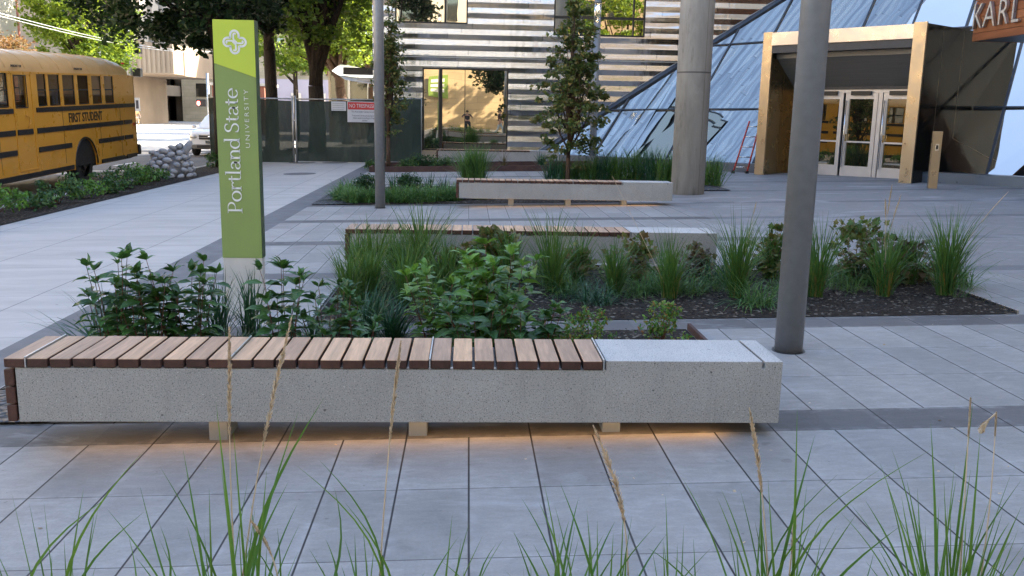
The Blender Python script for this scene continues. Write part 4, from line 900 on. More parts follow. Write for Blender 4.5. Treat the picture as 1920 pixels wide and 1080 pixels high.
def simple_leaves(P, r, size, flat=.5):
    n = len(P); D = r.normal(size=(n, 3)); D[:, 2] *= .6; D /= np.linalg.norm(D, axis=1)[:, None]; N = r.normal(size=(n, 3))*(1-flat); N[:, 2] += flat; S = np.cross(D, N); S /= np.linalg.norm(S, axis=1)[:, None]+1e-9
    s = (size*(.6+.8*r.random(n)))[:, None]; N2 = np.cross(S, D)
    V = np.stack([P-D*s*.5, P+S*s*.36+N2*s*.1, P+D*s*.55-N2*s*.12, P-S*s*.36+N2*s*.1], 1).reshape(-1, 3)
    return V, np.arange(n*4).reshape(n, 4)
def crown_points(c, rad, n, clump, seed, shape=None, nclump=60, hollow=.35, bottom=-1.):
    r = np.random.default_rng(seed); d = r.normal(size=(nclump, 3)); d /= np.linalg.norm(d, axis=1)[:, None]
    rr_ = hollow+(1-hollow)*r.random(nclump)**.6; cc = d*rr_[:, None]; cc[:, 2] = np.maximum(cc[:, 2], bottom)
    if shape is not None: k = shape(cc[:, 2]); cc[:, 0] *= k; cc[:, 1] *= k
    cc = cc*np.array(rad)+np.array(c); sz = clump*(.5+r.random(nclump)); idx = r.integers(0, nclump, n)
    off = r.normal(size=(n, 3)); off /= np.linalg.norm(off, axis=1)[:, None]; off *= (r.random(n)**.5)[:, None]; off[:, 2] *= .6
    return cc[idx]+off*sz[idx][:, None], cc, r
def make_tree(name, label, cat, loc, h0, c, rad, n, leaf, mat, trunk_r, seed, clump=.7, nclump=70, group=None, limbs=7, trunkmat='bark', fork=None, lean=(0, 0), shape=None, hollow=.35, bottom=-1., stems=1, tr_top=None):
    root = thing(name, label, cat, loc, 0, group); r = random.Random(seed)
    c = Vector(c); P, cc, rg = crown_points(c, rad, n, clump, seed, shape, nclump, hollow, bottom)
    V, F = simple_leaves(P, rg, leaf); npobj('crown', V, F, mat, root)
    m = MB(); tops = []
    base = Vector((0, 0, -.1)); fk = Vector((lean[0], lean[1], h0))
    pts = [base, base+(fk-base)*.5+Vector((r.uniform(-.05, .05), r.uniform(-.05, .05), 0)), fk]
    m.tube(pts, [trunk_r*1.25, trunk_r*1.02, trunk_r*.95], 12)
    top = c+Vector((0, 0, rad[2]*.6 if tr_top is None else tr_top))
    m.tube([fk, fk+(top-fk)*.5+Vector((r.uniform(-.2, .2), r.uniform(-.2, .2), 0))*trunk_r*3, top], [trunk_r*.93, trunk_r*.55, trunk_r*.12], 9)
    for i in range(limbs):
        tgt = Vector(cc[r.randrange(len(cc))]); t = r.uniform(0, .55); st = fk+(top-fk)*t*.6; r0 = trunk_r*(.6-.5*t)
        mid = st+(tgt-st)*.5+Vector((0, 0, -.08*(tgt-st).length if r.random() < .5 else .1)); m.tube([st, mid, tgt], [r0, r0*.55, r0*.15], 7)
        for k in range(2):
            t2 = Vector(cc[r.randrange(len(cc))]); t2 = mid+(t2-mid).normalized()*min((t2-mid).length, max(rad)*.6); m.tube([mid, (mid+t2)/2+Vector((0, 0, .1)), t2], [r0*.42, r0*.25, r0*.06], 5)
    m.build('trunk', trunkmat, root); return root

# young trees on the plaza
cone = lambda z: np.clip(.62-.45*z, .12, 1.0)
make_tree('columnar_tree', 'narrow young tree with slim upright crown, in front of the mesh fence', 'tree', (-2.28, 26.0, gz(-2.28)), .95, (0.05, 0, 2.85), (.64, .55, 2.0), 3600, .09, 'leafpear', .055, 11, .2, 130, limbs=26, trunkmat='barkb', shape=lambda z: np.clip(.62-.40*z, .15, 1.), hollow=.05)
make_tree('young_tree', 'young tree with a full lower crown beside the slim lit lamp post', 'tree', (2.26, 20.4, gz(2.26)), .55, (0.05, 0, 2.30), (1.1, 1., 2.35), 6200, .092, 'leafpear', .05, 12, .17, 190, limbs=34, trunkmat='barkb', shape=lambda z: np.clip(.68-.56*z-.9*np.maximum(-z-.75, 0), .06, 1.1), hollow=.05)
# big street trees and those beyond the fence
TG = 'large trees beyond the plaza'
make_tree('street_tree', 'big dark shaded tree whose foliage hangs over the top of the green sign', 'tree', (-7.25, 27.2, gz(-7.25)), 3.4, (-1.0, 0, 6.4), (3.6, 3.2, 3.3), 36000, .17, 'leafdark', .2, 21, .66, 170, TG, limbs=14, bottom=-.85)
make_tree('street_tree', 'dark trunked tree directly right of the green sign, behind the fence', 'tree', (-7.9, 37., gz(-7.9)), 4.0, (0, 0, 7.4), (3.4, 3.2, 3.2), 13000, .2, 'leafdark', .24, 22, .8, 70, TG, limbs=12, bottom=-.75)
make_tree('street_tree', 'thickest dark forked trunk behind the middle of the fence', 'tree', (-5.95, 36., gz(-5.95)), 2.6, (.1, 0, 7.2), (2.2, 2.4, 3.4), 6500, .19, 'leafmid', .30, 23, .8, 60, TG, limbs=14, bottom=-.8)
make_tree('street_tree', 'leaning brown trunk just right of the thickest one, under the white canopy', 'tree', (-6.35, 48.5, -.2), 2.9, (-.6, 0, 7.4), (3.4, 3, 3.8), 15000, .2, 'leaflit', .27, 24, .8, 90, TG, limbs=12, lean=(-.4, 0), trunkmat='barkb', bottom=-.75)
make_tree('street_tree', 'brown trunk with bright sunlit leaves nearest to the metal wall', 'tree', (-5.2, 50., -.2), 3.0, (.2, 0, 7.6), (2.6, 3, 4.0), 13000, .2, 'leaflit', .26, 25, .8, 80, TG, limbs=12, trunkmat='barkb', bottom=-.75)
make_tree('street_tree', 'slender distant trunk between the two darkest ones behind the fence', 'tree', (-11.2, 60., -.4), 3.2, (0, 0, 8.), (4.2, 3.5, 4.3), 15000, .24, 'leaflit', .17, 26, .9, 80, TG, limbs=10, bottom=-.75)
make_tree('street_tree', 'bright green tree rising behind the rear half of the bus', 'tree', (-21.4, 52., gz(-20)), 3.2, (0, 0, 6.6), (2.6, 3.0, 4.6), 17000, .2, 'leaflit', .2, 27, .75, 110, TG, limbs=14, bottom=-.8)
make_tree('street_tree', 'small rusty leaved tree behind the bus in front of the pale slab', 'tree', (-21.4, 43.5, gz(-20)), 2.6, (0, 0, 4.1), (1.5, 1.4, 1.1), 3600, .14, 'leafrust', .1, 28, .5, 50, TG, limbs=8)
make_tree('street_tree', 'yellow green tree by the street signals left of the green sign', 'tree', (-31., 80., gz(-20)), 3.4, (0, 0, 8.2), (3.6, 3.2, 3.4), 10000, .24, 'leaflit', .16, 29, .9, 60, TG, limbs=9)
# trees behind the camera, mirrored in the facade; last one added to shade benches
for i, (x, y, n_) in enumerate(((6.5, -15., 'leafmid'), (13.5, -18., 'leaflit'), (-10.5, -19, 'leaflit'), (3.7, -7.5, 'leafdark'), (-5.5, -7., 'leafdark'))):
    make_tree('street_tree', ['leafy tree behind the camera mirrored at the right of the ground floor window', 'leafy tree behind the camera mirrored in the upper right window', 'leafy tree behind the camera mirrored in the upper left window', 'dark shady tree close behind the camera on its right', 'unseen dark tree added close behind the camera on its left to shade the benches'][i], 'tree', (x, y, gz(x)), 1.8 if i == 3 else 2.8, (0, 0, 6.2 if i == 3 else 8.), (3.0 if i == 3 else 3.6, 3., 5.2), 13000 if i == 3 else 8000, .3, n_, .25, 40+i, 1., 90 if i == 3 else 60, 'trees behind the camera', limbs=10)

# ------------------------------------------------------------------ plants of the beds
def put(o, x, y, rz=0, s=1.): o.location = (x, y, gz(x)+.008); o.rotation_euler = (0, 0, rz); o.scale = (s, s, s); return o
def reed(seed, h=.62, n=150, w=.0085, dry=18, heads=0, spread=.75, lean=.42, mat='grassup', rr_=.055):
    parts = [blades(int(n*.55), h, w, spread*.8, lean*.75, seed, .4, rr_, 6), blades(int(n*.45), h*.85, w*.9, spread*1.5, lean*1.6, seed+7, .6, rr_*1.2, 6), blades(dry, h*.42, w*1.1, .2, .25, seed+1, .4, .06, 4)]
    V, F, mi = merge(parts); mi = [max(0, k-1) for k in mi]; return V, F, mi, [mat, 'dryblade']
def grass(label, x, y, seed, group, h=.62, n=150, w=.0085, spread=.75, lean=.42, mat='grassup', name='reed_grass', rz=0., dry=18, rr_=.055):
    V, F, mi, mats = reed(seed, h, n, w, dry, 0, spread, lean, mat, rr_); o = npobj(name, V, F, mats, None, mi); put(o, x, y, rz); return tag(o, label, 'grass', group)
def seedhead(o_parent, p0, p1, bow, hr, seed, mat='straw', hl=.24):
    # stalk from p0 to p1 (local), feathery head on the last part
    r = random.Random(seed); p0, p1 = Vector(p0), Vector(p1); n = 14; pts = []
    for i in range(n+1): t = i/n; pts.append(p0+(p1-p0)*t+Vector(bow)*math.sin(math.pi*t)*.5)
    m = MB(); m.tube(pts, [.0022*(1-.6*i/n) for i in range(n+1)], 5)
    L = (p1-p0).length; k = int(n*(1-min(.6, hl/L)))
    for _ in range(240):
        t = r.uniform(k/n, 1.); i = min(int(t*n), n-1); f = t*n-i; p_ = pts[i].lerp(pts[i+1], f); d = (pts[i+1]-pts[i]).normalized()
        a = Vector((r.uniform(-1, 1), r.uniform(-1, 1), r.uniform(-1, 1))).normalized(); env = math.sin(math.pi*min(1, max(.05, (t-k/n)/(1-k/n)*.9+.1)))**.7
        q_ = p_+(a*.9*hr+d*.016)*env; s_ = (d.cross(a)).normalized()*.0022; m.quad(p_-s_, p_+s_, q_+s_*.5, q_-s_*.5)
    return m.build('seed_head', mat, o_parent)

def ppos(px, Y): # x on the ground for a pixel column at depth Y
    return YP(px, 560, Y).x
MG = 'upright reed grasses in the long middle bed'
mid = [ # px at mid height, Y, height, n, label
 (655, 7.3, .42, 150, 'reed grass at the left front corner of the long middle bed'),
 (700, 7.9, .60, 170, 'tall reed grass in front of the left end of the second bench'),
 (790, 8.1, .62, 190, 'dense reed grass before the left slats of the second bench, right of the corner clumps'),
 (760, 7.2, .46, 170, 'low arching reed grass in the middle bed, left of the broad leaved shrub'),
 (955, 8.0, .52, 90, 'thin reed grass standing before the middle slats of the second bench'),
 (1035, 7.7, .62, 190, 'tall reed grass right of the lime green shrub tip'),
 (1150, 7.6, .42, 130, 'short reed grass flopping to the right, in the middle of the long bed'),
 (1255, 7.35, .52, 190, 'reed grass with a straw coloured base, before the bare concrete end of the second bench'),
 (1380, 7.35, .66, 200, 'largest fan of reed grass immediately left of the thick grey post'),
 (1527, 7.35, .62, 180, 'reed grass immediately right of the thick grey post'),
 (1655, 7.35, .52, 190, 'reed grass with yellow stems, two to the right of the thick grey post'),
 (1770, 7.35, .66, 200, 'last reed grass at the right end of the long middle bed'),
 (1700, 7.9, .46, 110, 'smaller reed grass behind, between the last two big clumps of the long bed')]
mid += [(672, 8.25, .5, 150, 'reed grass against the left end boards of the second bench'),
 (735, 8.3, .52, 160, 'reed grass touching the front of the second bench, beside its first spacer'),
 (835, 7.5, .44, 150, 'arching reed grass just left of the lime tinted shrub'),
 (800, 7.0, .36, 130, 'short reed grass at the front edge of the middle bed'),
 (1085, 8.1, .46, 110, 'reed grass close before the right half of the slats of the second bench'),
 (1440, 8.2, .5, 110, 'reed grass half hidden behind the left edge of the thick grey post')]
mid += [(690, 7.45, .44, 150, 'reed grass second row from the left end of the long bed'),
 (770, 7.7, .5, 150, 'reed grass in the heart of the dense left part of the long bed'),
 (880, 7.2, .4, 110, 'reed grass peeping behind the lime tinted shrub')]
roots = {}
for i, (px, Y, h_, n_, lb) in enumerate(mid):
    x = ppos(px, Y); roots[i] = grass(lb, x, Y, 100+i*3, MG, h_*1.30*random.Random(i).uniform(.92, 1.1), int(n_*1.15*random.Random(i+50).uniform(.75, 1.25)), .0105, .62, .42, dry=34 if i in (7, 8, 9, 10, 11) else 14)
def tipstalk(idx, tip_px, tip_py, bow=(0, 0, 0), seed=0, hl=.2, hr=.012):
    o = roots[idx]; t = YP(tip_px, tip_py, o.location.y); seedhead(o, (0, 0, .05), t-o.location, bow, hr, seed, hl=hl)
tipstalk(10, 1673, 345, (-.05, 0, 0), 1, .22); tipstalk(10, 1690, 364, (-.08, 0, .02), 2, .25); tipstalk(10, 1660, 372, (.02, 0, .02), 5, .16)
tipstalk(11, 1892, 358, (-.12, 0, .06), 3, .3, .004); tipstalk(7, 1148, 330, (0, 0, 0), 4, .05, .003); tipstalk(8, 1418, 378, (0, 0, 0), 6, .1, .006)
# long arching sprays at the right end and left end of the beds
V, F = blades(26, .62, .006, 1.1, 1.0, 77, .4, .05, 7, 1.1, dirbias=0.1); o = npobj('arching_grass', V, F, 'grassup'); put(o, ppos(1800, 7.2), 7.2); tag(o, 'loose spray of grass blades arching over the right end of the long bed', 'grass', 'arching grasses')
V, F = blades(60, .62, .012, .9, .95, 78, .4, .08, 7, 1.0, dirbias=2.9); o = npobj('arching_grass', V, F, 'grassblue'); put(o, ppos(190, 5.6), 5.6); tag(o, 'dark strap leaved clump arching to the left at the end of the front bed', 'grass', 'arching grasses')
V, F = blades(70, .52, .011, .8, .8, 79, .4, .12, 7, 1.0); o = npobj('arching_grass', V, F, 'grassblue'); put(o, ppos(270, 5.9), 5.9, 1.); tag(o, 'dark strap leaved clump behind the leafy shrub left of the sign', 'grass', 'arching grasses')
SGp = 'dark strap leaved grasses in the front bed'
for i, (px, Y, h_, n_, lb) in enumerate(((405, 6.0, .50, 60, 'dark upright blades in front of the left edge of the sign base'), (470, 6.1, .50, 55, 'dark upright blades in front of the right edge of the sign base'), (430, 5.5, .26, 90, 'low dark tuft below the sign, just behind the slats'), (585, 5.7, .34, 60, 'dark blades between the two leafy shrubs right of the sign'), (735, 5.9, .36, 130, 'dark arching tuft behind the middle slats of the front bench'), (690, 6.1, .42, 120, 'dark arching tuft right of the shrub beside the sign'), (830, 6.2, .34, 110, 'dark tuft hidden low left of the tall broad leaved shrub'))):
    o = grass(lb, ppos(px, Y), Y, 300+i*3, SGp, h_*1.15, int(n_*1.5), .011, .55 if i < 2 else .9, .35 if i < 2 else .7, 'grassblue', 'strap_grass', dry=2)
# low spidery groundcover under the grasses
for i in range(16):
    rr = random.Random(4000+i); px = [690, 745, 810, 870, 930, 1010, 1060, 1120, 1215, 1290, 1345, 1420, 1560, 1625, 1735, 1790][i]; Y = rr.uniform(6.95, 8.3)
    V, F = blades(190, rr.uniform(.28, .46), .0075, 1.2, 1.25, 4100+i, .5, .13, 5, 1.2); o = npobj('low_sedge', V, F, ['grassup', 'grassblue', 'grasssedge'][i % 3]); put(o, ppos(px, Y), Y, rr.uniform(0, 6))
    tag(o, 'thin filler sedge between the reed grasses of the long middle bed', 'sedge', 'filler sedges among the reed grasses')
for i, (px, Y, w_) in enumerate(((1180, 7.5, 1), (1330, 7.7, 1), (1470, 7.6, 1), (1590, 7.6, 1), (1640, 8.1, 1), (700, 7.0, 2), (820, 7.2, 2), (900, 7.6, 2), (1080, 7.4, 2))):
    V, F = blades(150, .34, .0045, 1.3, 1.2, 400+i, .5, .16, 5, 1.2); o = npobj('low_sedge', V, F, 'grassup' if w_ == 1 else 'grassblue'); put(o, ppos(px, Y), Y)
    tag(o, ['thin sprawling sedge below the short flopping grass', 'thin sprawling sedge between the straw based clump and the largest fan', 'thin sprawling sedge behind the thick grey post', 'thin sprawling sedge right of the thick grey post', 'thin sprawling sedge under the reddish shrub', 'sprawling sedge at the left end of the long bed', 'sprawling sedge second from the left end of the long bed', 'sprawling sedge behind the broad leaved shrub', 'sprawling sedge right of the broad leaved shrub'][i], 'sedge', 'low sprawling sedges')

def leafy_shrub(label, x, y, seed, nst=8, h=.5, leaf=.10, mat='leafbroad', spread=.22, lean=.35, name='broad_leaf_shrub', group='broad leaved shrubs', pairs=7, width=.5, stemmat='stem', drop=.15, tipcl=4):
    root = thing(name, label, 'shrub', (x, y, gz(x)+.006), 0, group); r = random.Random(seed); P = []; D = []; S = []; m = MB()
    for s_ in range(nst):
        a = r.uniform(0, 6.28); rr_ = spread*math.sqrt(r.random()); b0 = Vector((math.cos(a)*rr_*.5, math.sin(a)*rr_*.5, 0)); hh = h*r.uniform(.62, 1.); ln = Vector((math.cos(a), math.sin(a), 0))*lean*r.uniform(.2, 1.)*hh
        pts = [b0+ln*(t**1.5)+Vector((r.uniform(-.006, .006), r.uniform(-.006, .006), hh*t)) for t in [i/6 for i in range(7)]]
        m.tube(pts, [.0045*(1-.6*i/6) for i in range(7)], 5)
        rot = r.uniform(0, 3.14)
        for k in range(pairs):
            t = .12+.88*k/(pairs-1); i = min(int(t*6), 5); p_ = pts[i].lerp(pts[i+1], t*6-i); rot += 1.57+r.uniform(-.3, .3)
            for q_ in (0, math.pi):
                an = rot+q_+r.uniform(-.25, .25); el = (.55 if k == pairs-1 else .15)-drop*r.uniform(0, 1.6)
                D.append((math.cos(an)*math.cos(el), math.sin(an)*math.cos(el), math.sin(el))); P.append(tuple(p_)); S.append(leaf*r.uniform(.65, 1.15)*(.75 if k == pairs-1 else 1)*(1-.25*(k < 1)))
        for k in range(tipcl): an = r.uniform(0, 6.28); el = r.uniform(.6, 1.2); D.append((math.cos(an)*math.cos(el), math.sin(an)*math.cos(el), math.sin(el))); P.append(tuple(pts[-1])); S.append(leaf*r.uniform(.4, .7))
    P = np.array(P); D = np.array(D); Up = np.tile(np.array([0, 0, 1.]), (len(P), 1))+np.random.default_rng(seed).normal(0, .25, (len(P), 3))
    V, F = leaf_quads(P, D, Up, np.array(S), width); npobj('leaves', V, F, mat, root); m.build('stems', stemmat, root); return root
def bush_at(px, py_top, Y, label, seed, **k):
    k['nst'] = int(k['nst']*1.25)+1; k['leaf'] = k.get('leaf', .1)*1.42; k['width'] = .50
    x = YP(px, py_top+60, Y).x; top = YP(px, py_top, Y).z-gz(x); return leafy_shrub(label, x, Y, seed, h=top, **k)
bush_at(215, 478, 5.45, 'leafy shrub with red stems, leftmost one behind the slats of the front bench', 51, nst=9, leaf=.092, spread=.22, lean=.22, pairs=9)
bush_at(285, 512, 5.35, 'bushy leafy shrub in the middle of the group left of the sign', 52, nst=10, leaf=.09, spread=.24, lean=.2, pairs=8)
bush_at(345, 476, 5.5, 'leafy shrub closest to the left edge of the green sign', 53, nst=9, leaf=.092, spread=.22, lean=.22, pairs=9)
bush_at(530, 497, 5.3, 'leafy shrub immediately right of the green sign with a raised tip', 54, nst=6, leaf=.10, spread=.18, lean=.22, pairs=8)
bush_at(615, 545, 5.35, 'lower leafy shrub second to the right of the green sign', 55, nst=9, leaf=.085, spread=.24, lean=.3, pairs=7)
bush_at(660, 575, 5.2, 'lowest leafy shrub before the corner of the steel edging', 56, nst=7, leaf=.08, spread=.22, lean=.3, pairs=6)
bush_at(835, 512, 5.75, 'lime tinted leafy shrub left of the tallest broad leaved one', 57, nst=9, leaf=.10, mat='leaflime', spread=.26, lean=.4, pairs=8)
bush_at(940, 466, 5.9, 'tallest lime green broad leaved shrub in the middle behind the front bench', 58, nst=13, leaf=.115, mat='leaflime', spread=.3, lean=.32, pairs=10)
bush_at(905, 560, 5.25, 'broad leaved shrub low behind the middle slats of the front bench', 59, nst=10, leaf=.10, spread=.28, lean=.4, pairs=7)
bush_at(990, 575, 5.2, 'broad leaved shrub with upturned tip leaves right before the concrete end', 60, nst=9, leaf=.10, spread=.22, lean=.35, pairs=7)
# lobed leaf bushes at the back of the long bed
def lobed_leaves(P, D, Up, size):
    n = len(P); D = D/np.linalg.norm(D, axis=1)[:, None]; S = np.cross(D, Up); S /= np.linalg.norm(S, axis=1)[:, None]+1e-9; N = np.cross(S, D); s = size[:, None]
    out = [(0, 0), (.15, .22), (.05, .52), (.3, .36), (.42, .6), (.6, .3), (1, 0), (.6, -.3), (.42, -.6), (.3, -.36), (.05, -.52), (.15, -.22)]
    V = np.stack([P+D*s*a+S*s*b*.9-N*s*(a*a*.18+abs(b)*.12) for a, b in out], 1).reshape(-1, 3)
    b0 = np.arange(n)*12; Q = [(0, 1, 2, 3), (0, 3, 5, 6), (3, 4, 5, 5), (0, 6, 7, 9), (7, 8, 9, 9), (0, 9, 10, 11)]
    F = [np.stack([b0+i for i in q], 1) for q in Q if len(set(q)) == 4]
    # triangles for tips widened into quads with the neighbouring point
    F.append(np.stack([b0+3, b0+4, b0+5, b0+0], 1)); F.append(np.stack([b0+7, b0+8, b0+9, b0+0], 1))
    return V, np.concatenate(F)
def lobed_bush(label, px, pytop, Y, rad, seed, mat='leafoak', n=560, leaf=.055, group='lobed leaf bushes'):
    x = YP(px, pytop+60, Y).x; top = YP(px, pytop, Y).z-gz(x); root = thing('lobed_leaf_bush', label, 'shrub', (x, Y, gz(x)+.006), 0, group)
    n = int(n*1.45); P, cc, r = crown_points((0, 0, top*.50), (rad, rad*.8, top*.5), n, .10, seed, None, 30, .2)
    D = r.normal(size=(n, 3)); D[:, 2] = -abs(D[:, 2])*.4; D += (P-np.array([0, 0, top*.3]))*2/rad; Up = np.tile(np.array([0, -.35, 1.]), (n, 1))+r.normal(0, .3, (n, 3))
    V, F = lobed_leaves(P, D, Up, leaf*(.6+.8*r.random(n))); npobj('leaves', V, F, mat, root); m = MB()
    for c_ in cc[:16]: m.tube([(0, 0, 0), Vector(c_)*.5+Vector((0, 0, .03)), c_], [.006, .004, .002], 5)
    m.build('stems', 'stem', root); return root
lobed_bush('lobed leaf bush with reddish tints before the left middle of the second bench', 862, 455, 8.2, .24, 71)
lobed_bush('lobed leaf bush rising in front of the slats beside the tallest shrub', 930, 425, 8.3, .24, 72)
lobed_bush('olive lobed leaf bush before the right end of the slats of the second bench', 1195, 440, 8.1, .2, 73, n=300)
lobed_bush('small maroon lobed bush before the concrete end of the second bench', 1300, 462, 8.2, .18, 74, 'leafred', 200)
lobed_bush('green lobed bush partly hidden just left of the thick grey post', 1450, 432, 8.2, .24, 75, n=340)
lobed_bush('tall yellow green lobed bush at the back right of the long bed', 1605, 410, 8.0, .26, 76, n=420)
lobed_bush('dark maroon lobed bush left of the last big reed grass', 1690, 448, 7.9, .26, 77, 'leafred', 300, .06)
lobed_bush('low rusty tinted lobed plant in front of the second bench slats', 1080, 470, 8.1, .2, 78, n=220)
def fine_bush(label, px, pytop, Y, rad, seed, n=700, leaf=.026, mat='leafnan', group='fine leaved shrubs', name='fine_leaf_shrub', hz=.5, nc=40, cl=.05):
    x = YP(px, pytop+40, Y).x; top = YP(px, pytop, Y).z-gz(x); root = thing(name, label, 'shrub', (x, Y, gz(x)+.006), 0, group)
    P, cc, r = crown_points((0, 0, top*hz), (rad, rad*.8, top*(1-hz)), n, cl, seed, None, nc, .2)
    D = r.normal(size=(n, 3)); D[:, 2] += .3; Up = r.normal(size=(n, 3))*.5+np.array([0, 0, 1.]); V, F = leaf_quads(P, D, Up, leaf*(.6+.8*r.random(n)), .42); npobj('leaves', V, F, mat, root)
    m = MB()
    for c_ in cc[:14]: m.tube([(0, 0, 0), Vector(c_)*.5, c_], [.005, .0035, .0015], 5)
    m.build('stems', 'stem', root); return root
fine_bush('bright green feathery shrub standing at the right end of the bed behind the front bench', 1240, 560, 5.75, .13, 81, 800, .028)
fine_bush('feathery shrub with orange tinged leaves left of the bright one at the bed end', 1105, 578, 5.75, .17, 82, 900, .026)
fine_bush('low spreading feathery shrub behind the slats where the concrete end begins', 1060, 605, 5.3, .17, 83, 600, .03, hz=.55)
fine_bush('low creeping feathery plant by the rusty strip of the front bed', 1270, 622, 5.4, .14, 84, 500, .024, hz=.5)
# third bed
fine_bush('dark oval clipped shrub left of the second lamp post', 683, 326, 16.9, .22, 85, 2200, .045, 'leafbox', 'clipped oval shrubs', 'oval_shrub', .5, 60, .09)
fine_bush('dark oval clipped shrub right of the second lamp post', 770, 326, 16.9, .24, 86, 2400, .045, 'leafbox', 'clipped oval shrubs', 'oval_shrub', .5, 60, .09)
B3 = 'low sedges in the bed beside the third bench'
lbs = ['leftmost low sedge by the dark pebbles', 'second low sedge from the dark pebbles', 'low sedge at the foot of the left oval shrub', 'low sedge hidden behind the second lamp post', 'low sedge just right of the second lamp post', 'low sedge at the foot of the right oval shrub', 'low sedge with one straw stalk beside it', 'low sedge halfway to the third bench', 'low sedge next to the wooden end of the third bench', 'low sedge glimpsed under the left of the third bench', 'low sedge glimpsed under the middle of the third bench', 'taller sedge in the back row left of the left oval shrub']
for i, (px, Y) in enumerate(((640, 16.3), (663, 15.9), (692, 15.9), (722, 15.95), (750, 15.9), (778, 15.95), (805, 15.9), (828, 16.1), (852, 16.2), (900, 16.4), (1000, 16.5), (650, 17.3))):
    V, F = blades(260, .46, .012, 1.1, .85, 500+i, .45, .16, 5, 1.1); o = npobj('low_sedge', V, F, 'grasssedge'); put(o, YP(px, 380, Y).x, Y); tag(o, lbs[i], 'sedge', B3)
for i, (px, Y, lb) in enumerate(((738, 17.9, 'dark upright blades between the two oval shrubs'), (805, 17.6, 'dark upright blades right of the right oval shrub'), (832, 17.5, 'dark crossing blades next to the left end of the third bench'))):
    grass(lb, YP(px, 365, Y).x, Y, 540+i, 'dark blades behind the low sedges', .5, 60, .014, .8, .55, 'grassblue', 'strap_grass', dry=2)
for i, (px, ty, Y) in enumerate(((672, 322, 16.2), (806, 338, 15.9), (1032, 290, 16.0))):
    pass
o = grass('large bright grass mound behind the left slats of the third bench', YP(888, 330, 20.3).x, 20.3, 560, 'grass mounds behind the third bench', 1.0, 620, .017, .6, .55, 'grassup', 'grass_mound', dry=10, rr_=.25)
GR = 'tall flag grasses behind the third bench'
lbg = ['flag grass left of the young tree trunk', 'flag grass at the young tree trunk', 'flag grass right of the young tree trunk', 'flag grass in front of the slim lamp post', 'flag grass right of the slim lamp post', 'flag grass in the middle of the row before the blue sill', 'flag grass second from the concrete column', 'flag grass touching the concrete column on its left', 'flag grass squeezed right behind the concrete column']
for i, (px, Y) in enumerate(((1040, 20.6), (1068, 21.0), (1100, 20.8), (1130, 20.9), (1158, 20.8), (1190, 20.9), (1220, 20.6), (1248, 20.2), (1335, 18.9))):
    grass(lbg[i], YP(px, 335, Y).x, Y, 580+i*3, GR, (.85 if i > 2 else .6)*random.Random(i).uniform(.85, 1.12), 210, .019, .5, .5, 'grassup' if i % 3 else 'grassblue', 'flag_grass', dry=4, rr_=.2)
tipo = {}
for i, (px, py, Y) in enumerate(((1186, 272, 20.9), (1224, 285, 20.8), (1095, 290, 20.6), (1150, 291, 20.8))):
    pass
# rear bed
fine_bush('small round green shrub in the rear bed right of the narrow tree', 765, 300, 25.2, .33, 91, 700, .07, 'leafhedge', 'rear bed shrubs', 'round_shrub', .5, 30, .15)
fine_bush('dark green shrub in the rear bed below the left corner of the big window', 792, 291, 25.5, .36, 92, 800, .07, 'leafbox', 'rear bed shrubs', 'round_shrub', .5, 30, .15)
fine_bush('grey green spreading shrub in the rear bed under the big window', 822, 294, 25.4, .42, 93, 700, .07, 'leafhedge', 'rear bed shrubs', 'round_shrub', .5, 30, .15)
fine_bush('small shrub in the rear bed just left of the second lamp post', 698, 302, 25.2, .25, 94, 500, .07, 'leafhedge', 'rear bed shrubs', 'round_shrub', .5, 24, .14)
grass('dark tuft in the rear bed left of the young tree trunk', YP(1015, 300, 25.2).x, 25.2, 600, 'rear bed grasses', .6, 100, .02, .7, .6, 'grassblue', 'strap_grass', dry=2)
grass('thin wispy grass in the rear bed in front of the farthest bench', YP(945, 310, 25.0).x, 25.0, 604, 'rear bed grasses', .6, 46, .014, .6, .5, 'leafred', 'strap_grass', dry=2)
# hedge along the street
hy = [8.2, 9.3, 10.3, 11.3, 12.3, 13.2, 14.2, 15.2, 16.2, 17.2, 18.2, 19.3, 20.4, 21.4, 27.0, 28.4, 29.8, 31.2]
hp_ = [None]
for i, Y in enumerate(hy):
    rr = random.Random(900+i); x = -7.25+rr.uniform(-.12, .12); root = thing('hedge_shrub', 'low green shrub in the planting strip', 'shrub', (x, Y, gz(x)+.01), 0, 'low shrubs in the planting strip by the street')
    n = 620; hh = rr.uniform(.34, .5); P, cc, r = crown_points((0, 0, hh*.5), (.42, .52, hh*.5), n, .12, 700+i, None, 26, .3)
    D = r.normal(size=(n, 3)); D[:, 2] += .4; V, F = leaf_quads(P, D, r.normal(size=(n, 3))*.5+np.array([0, 0, 1.]), .07*(.6+.8*r.random(n)), .5); npobj('leaves', V, F, 'leafhedge' if i % 3 else 'leaflime', root)
    m = MB()
    for c_ in cc[:8]: m.tube([(0, 0, 0), Vector(c_)*.5, c_], [.008, .005, .002], 5)
    m.build('stems', 'stem', root)
    if i < 14: root['label'] = 'low green shrub in the planting strip between the bus and the sidewalk'; root['group'] = 'low shrubs between bus and sidewalk'
    else: root['label'] = 'low dark shrub in the planting strip beyond the cobble sculpture'; root['group'] = 'low shrubs beyond the cobble sculpture'
    root.rotation_euler[2] = rr.uniform(0, 6)

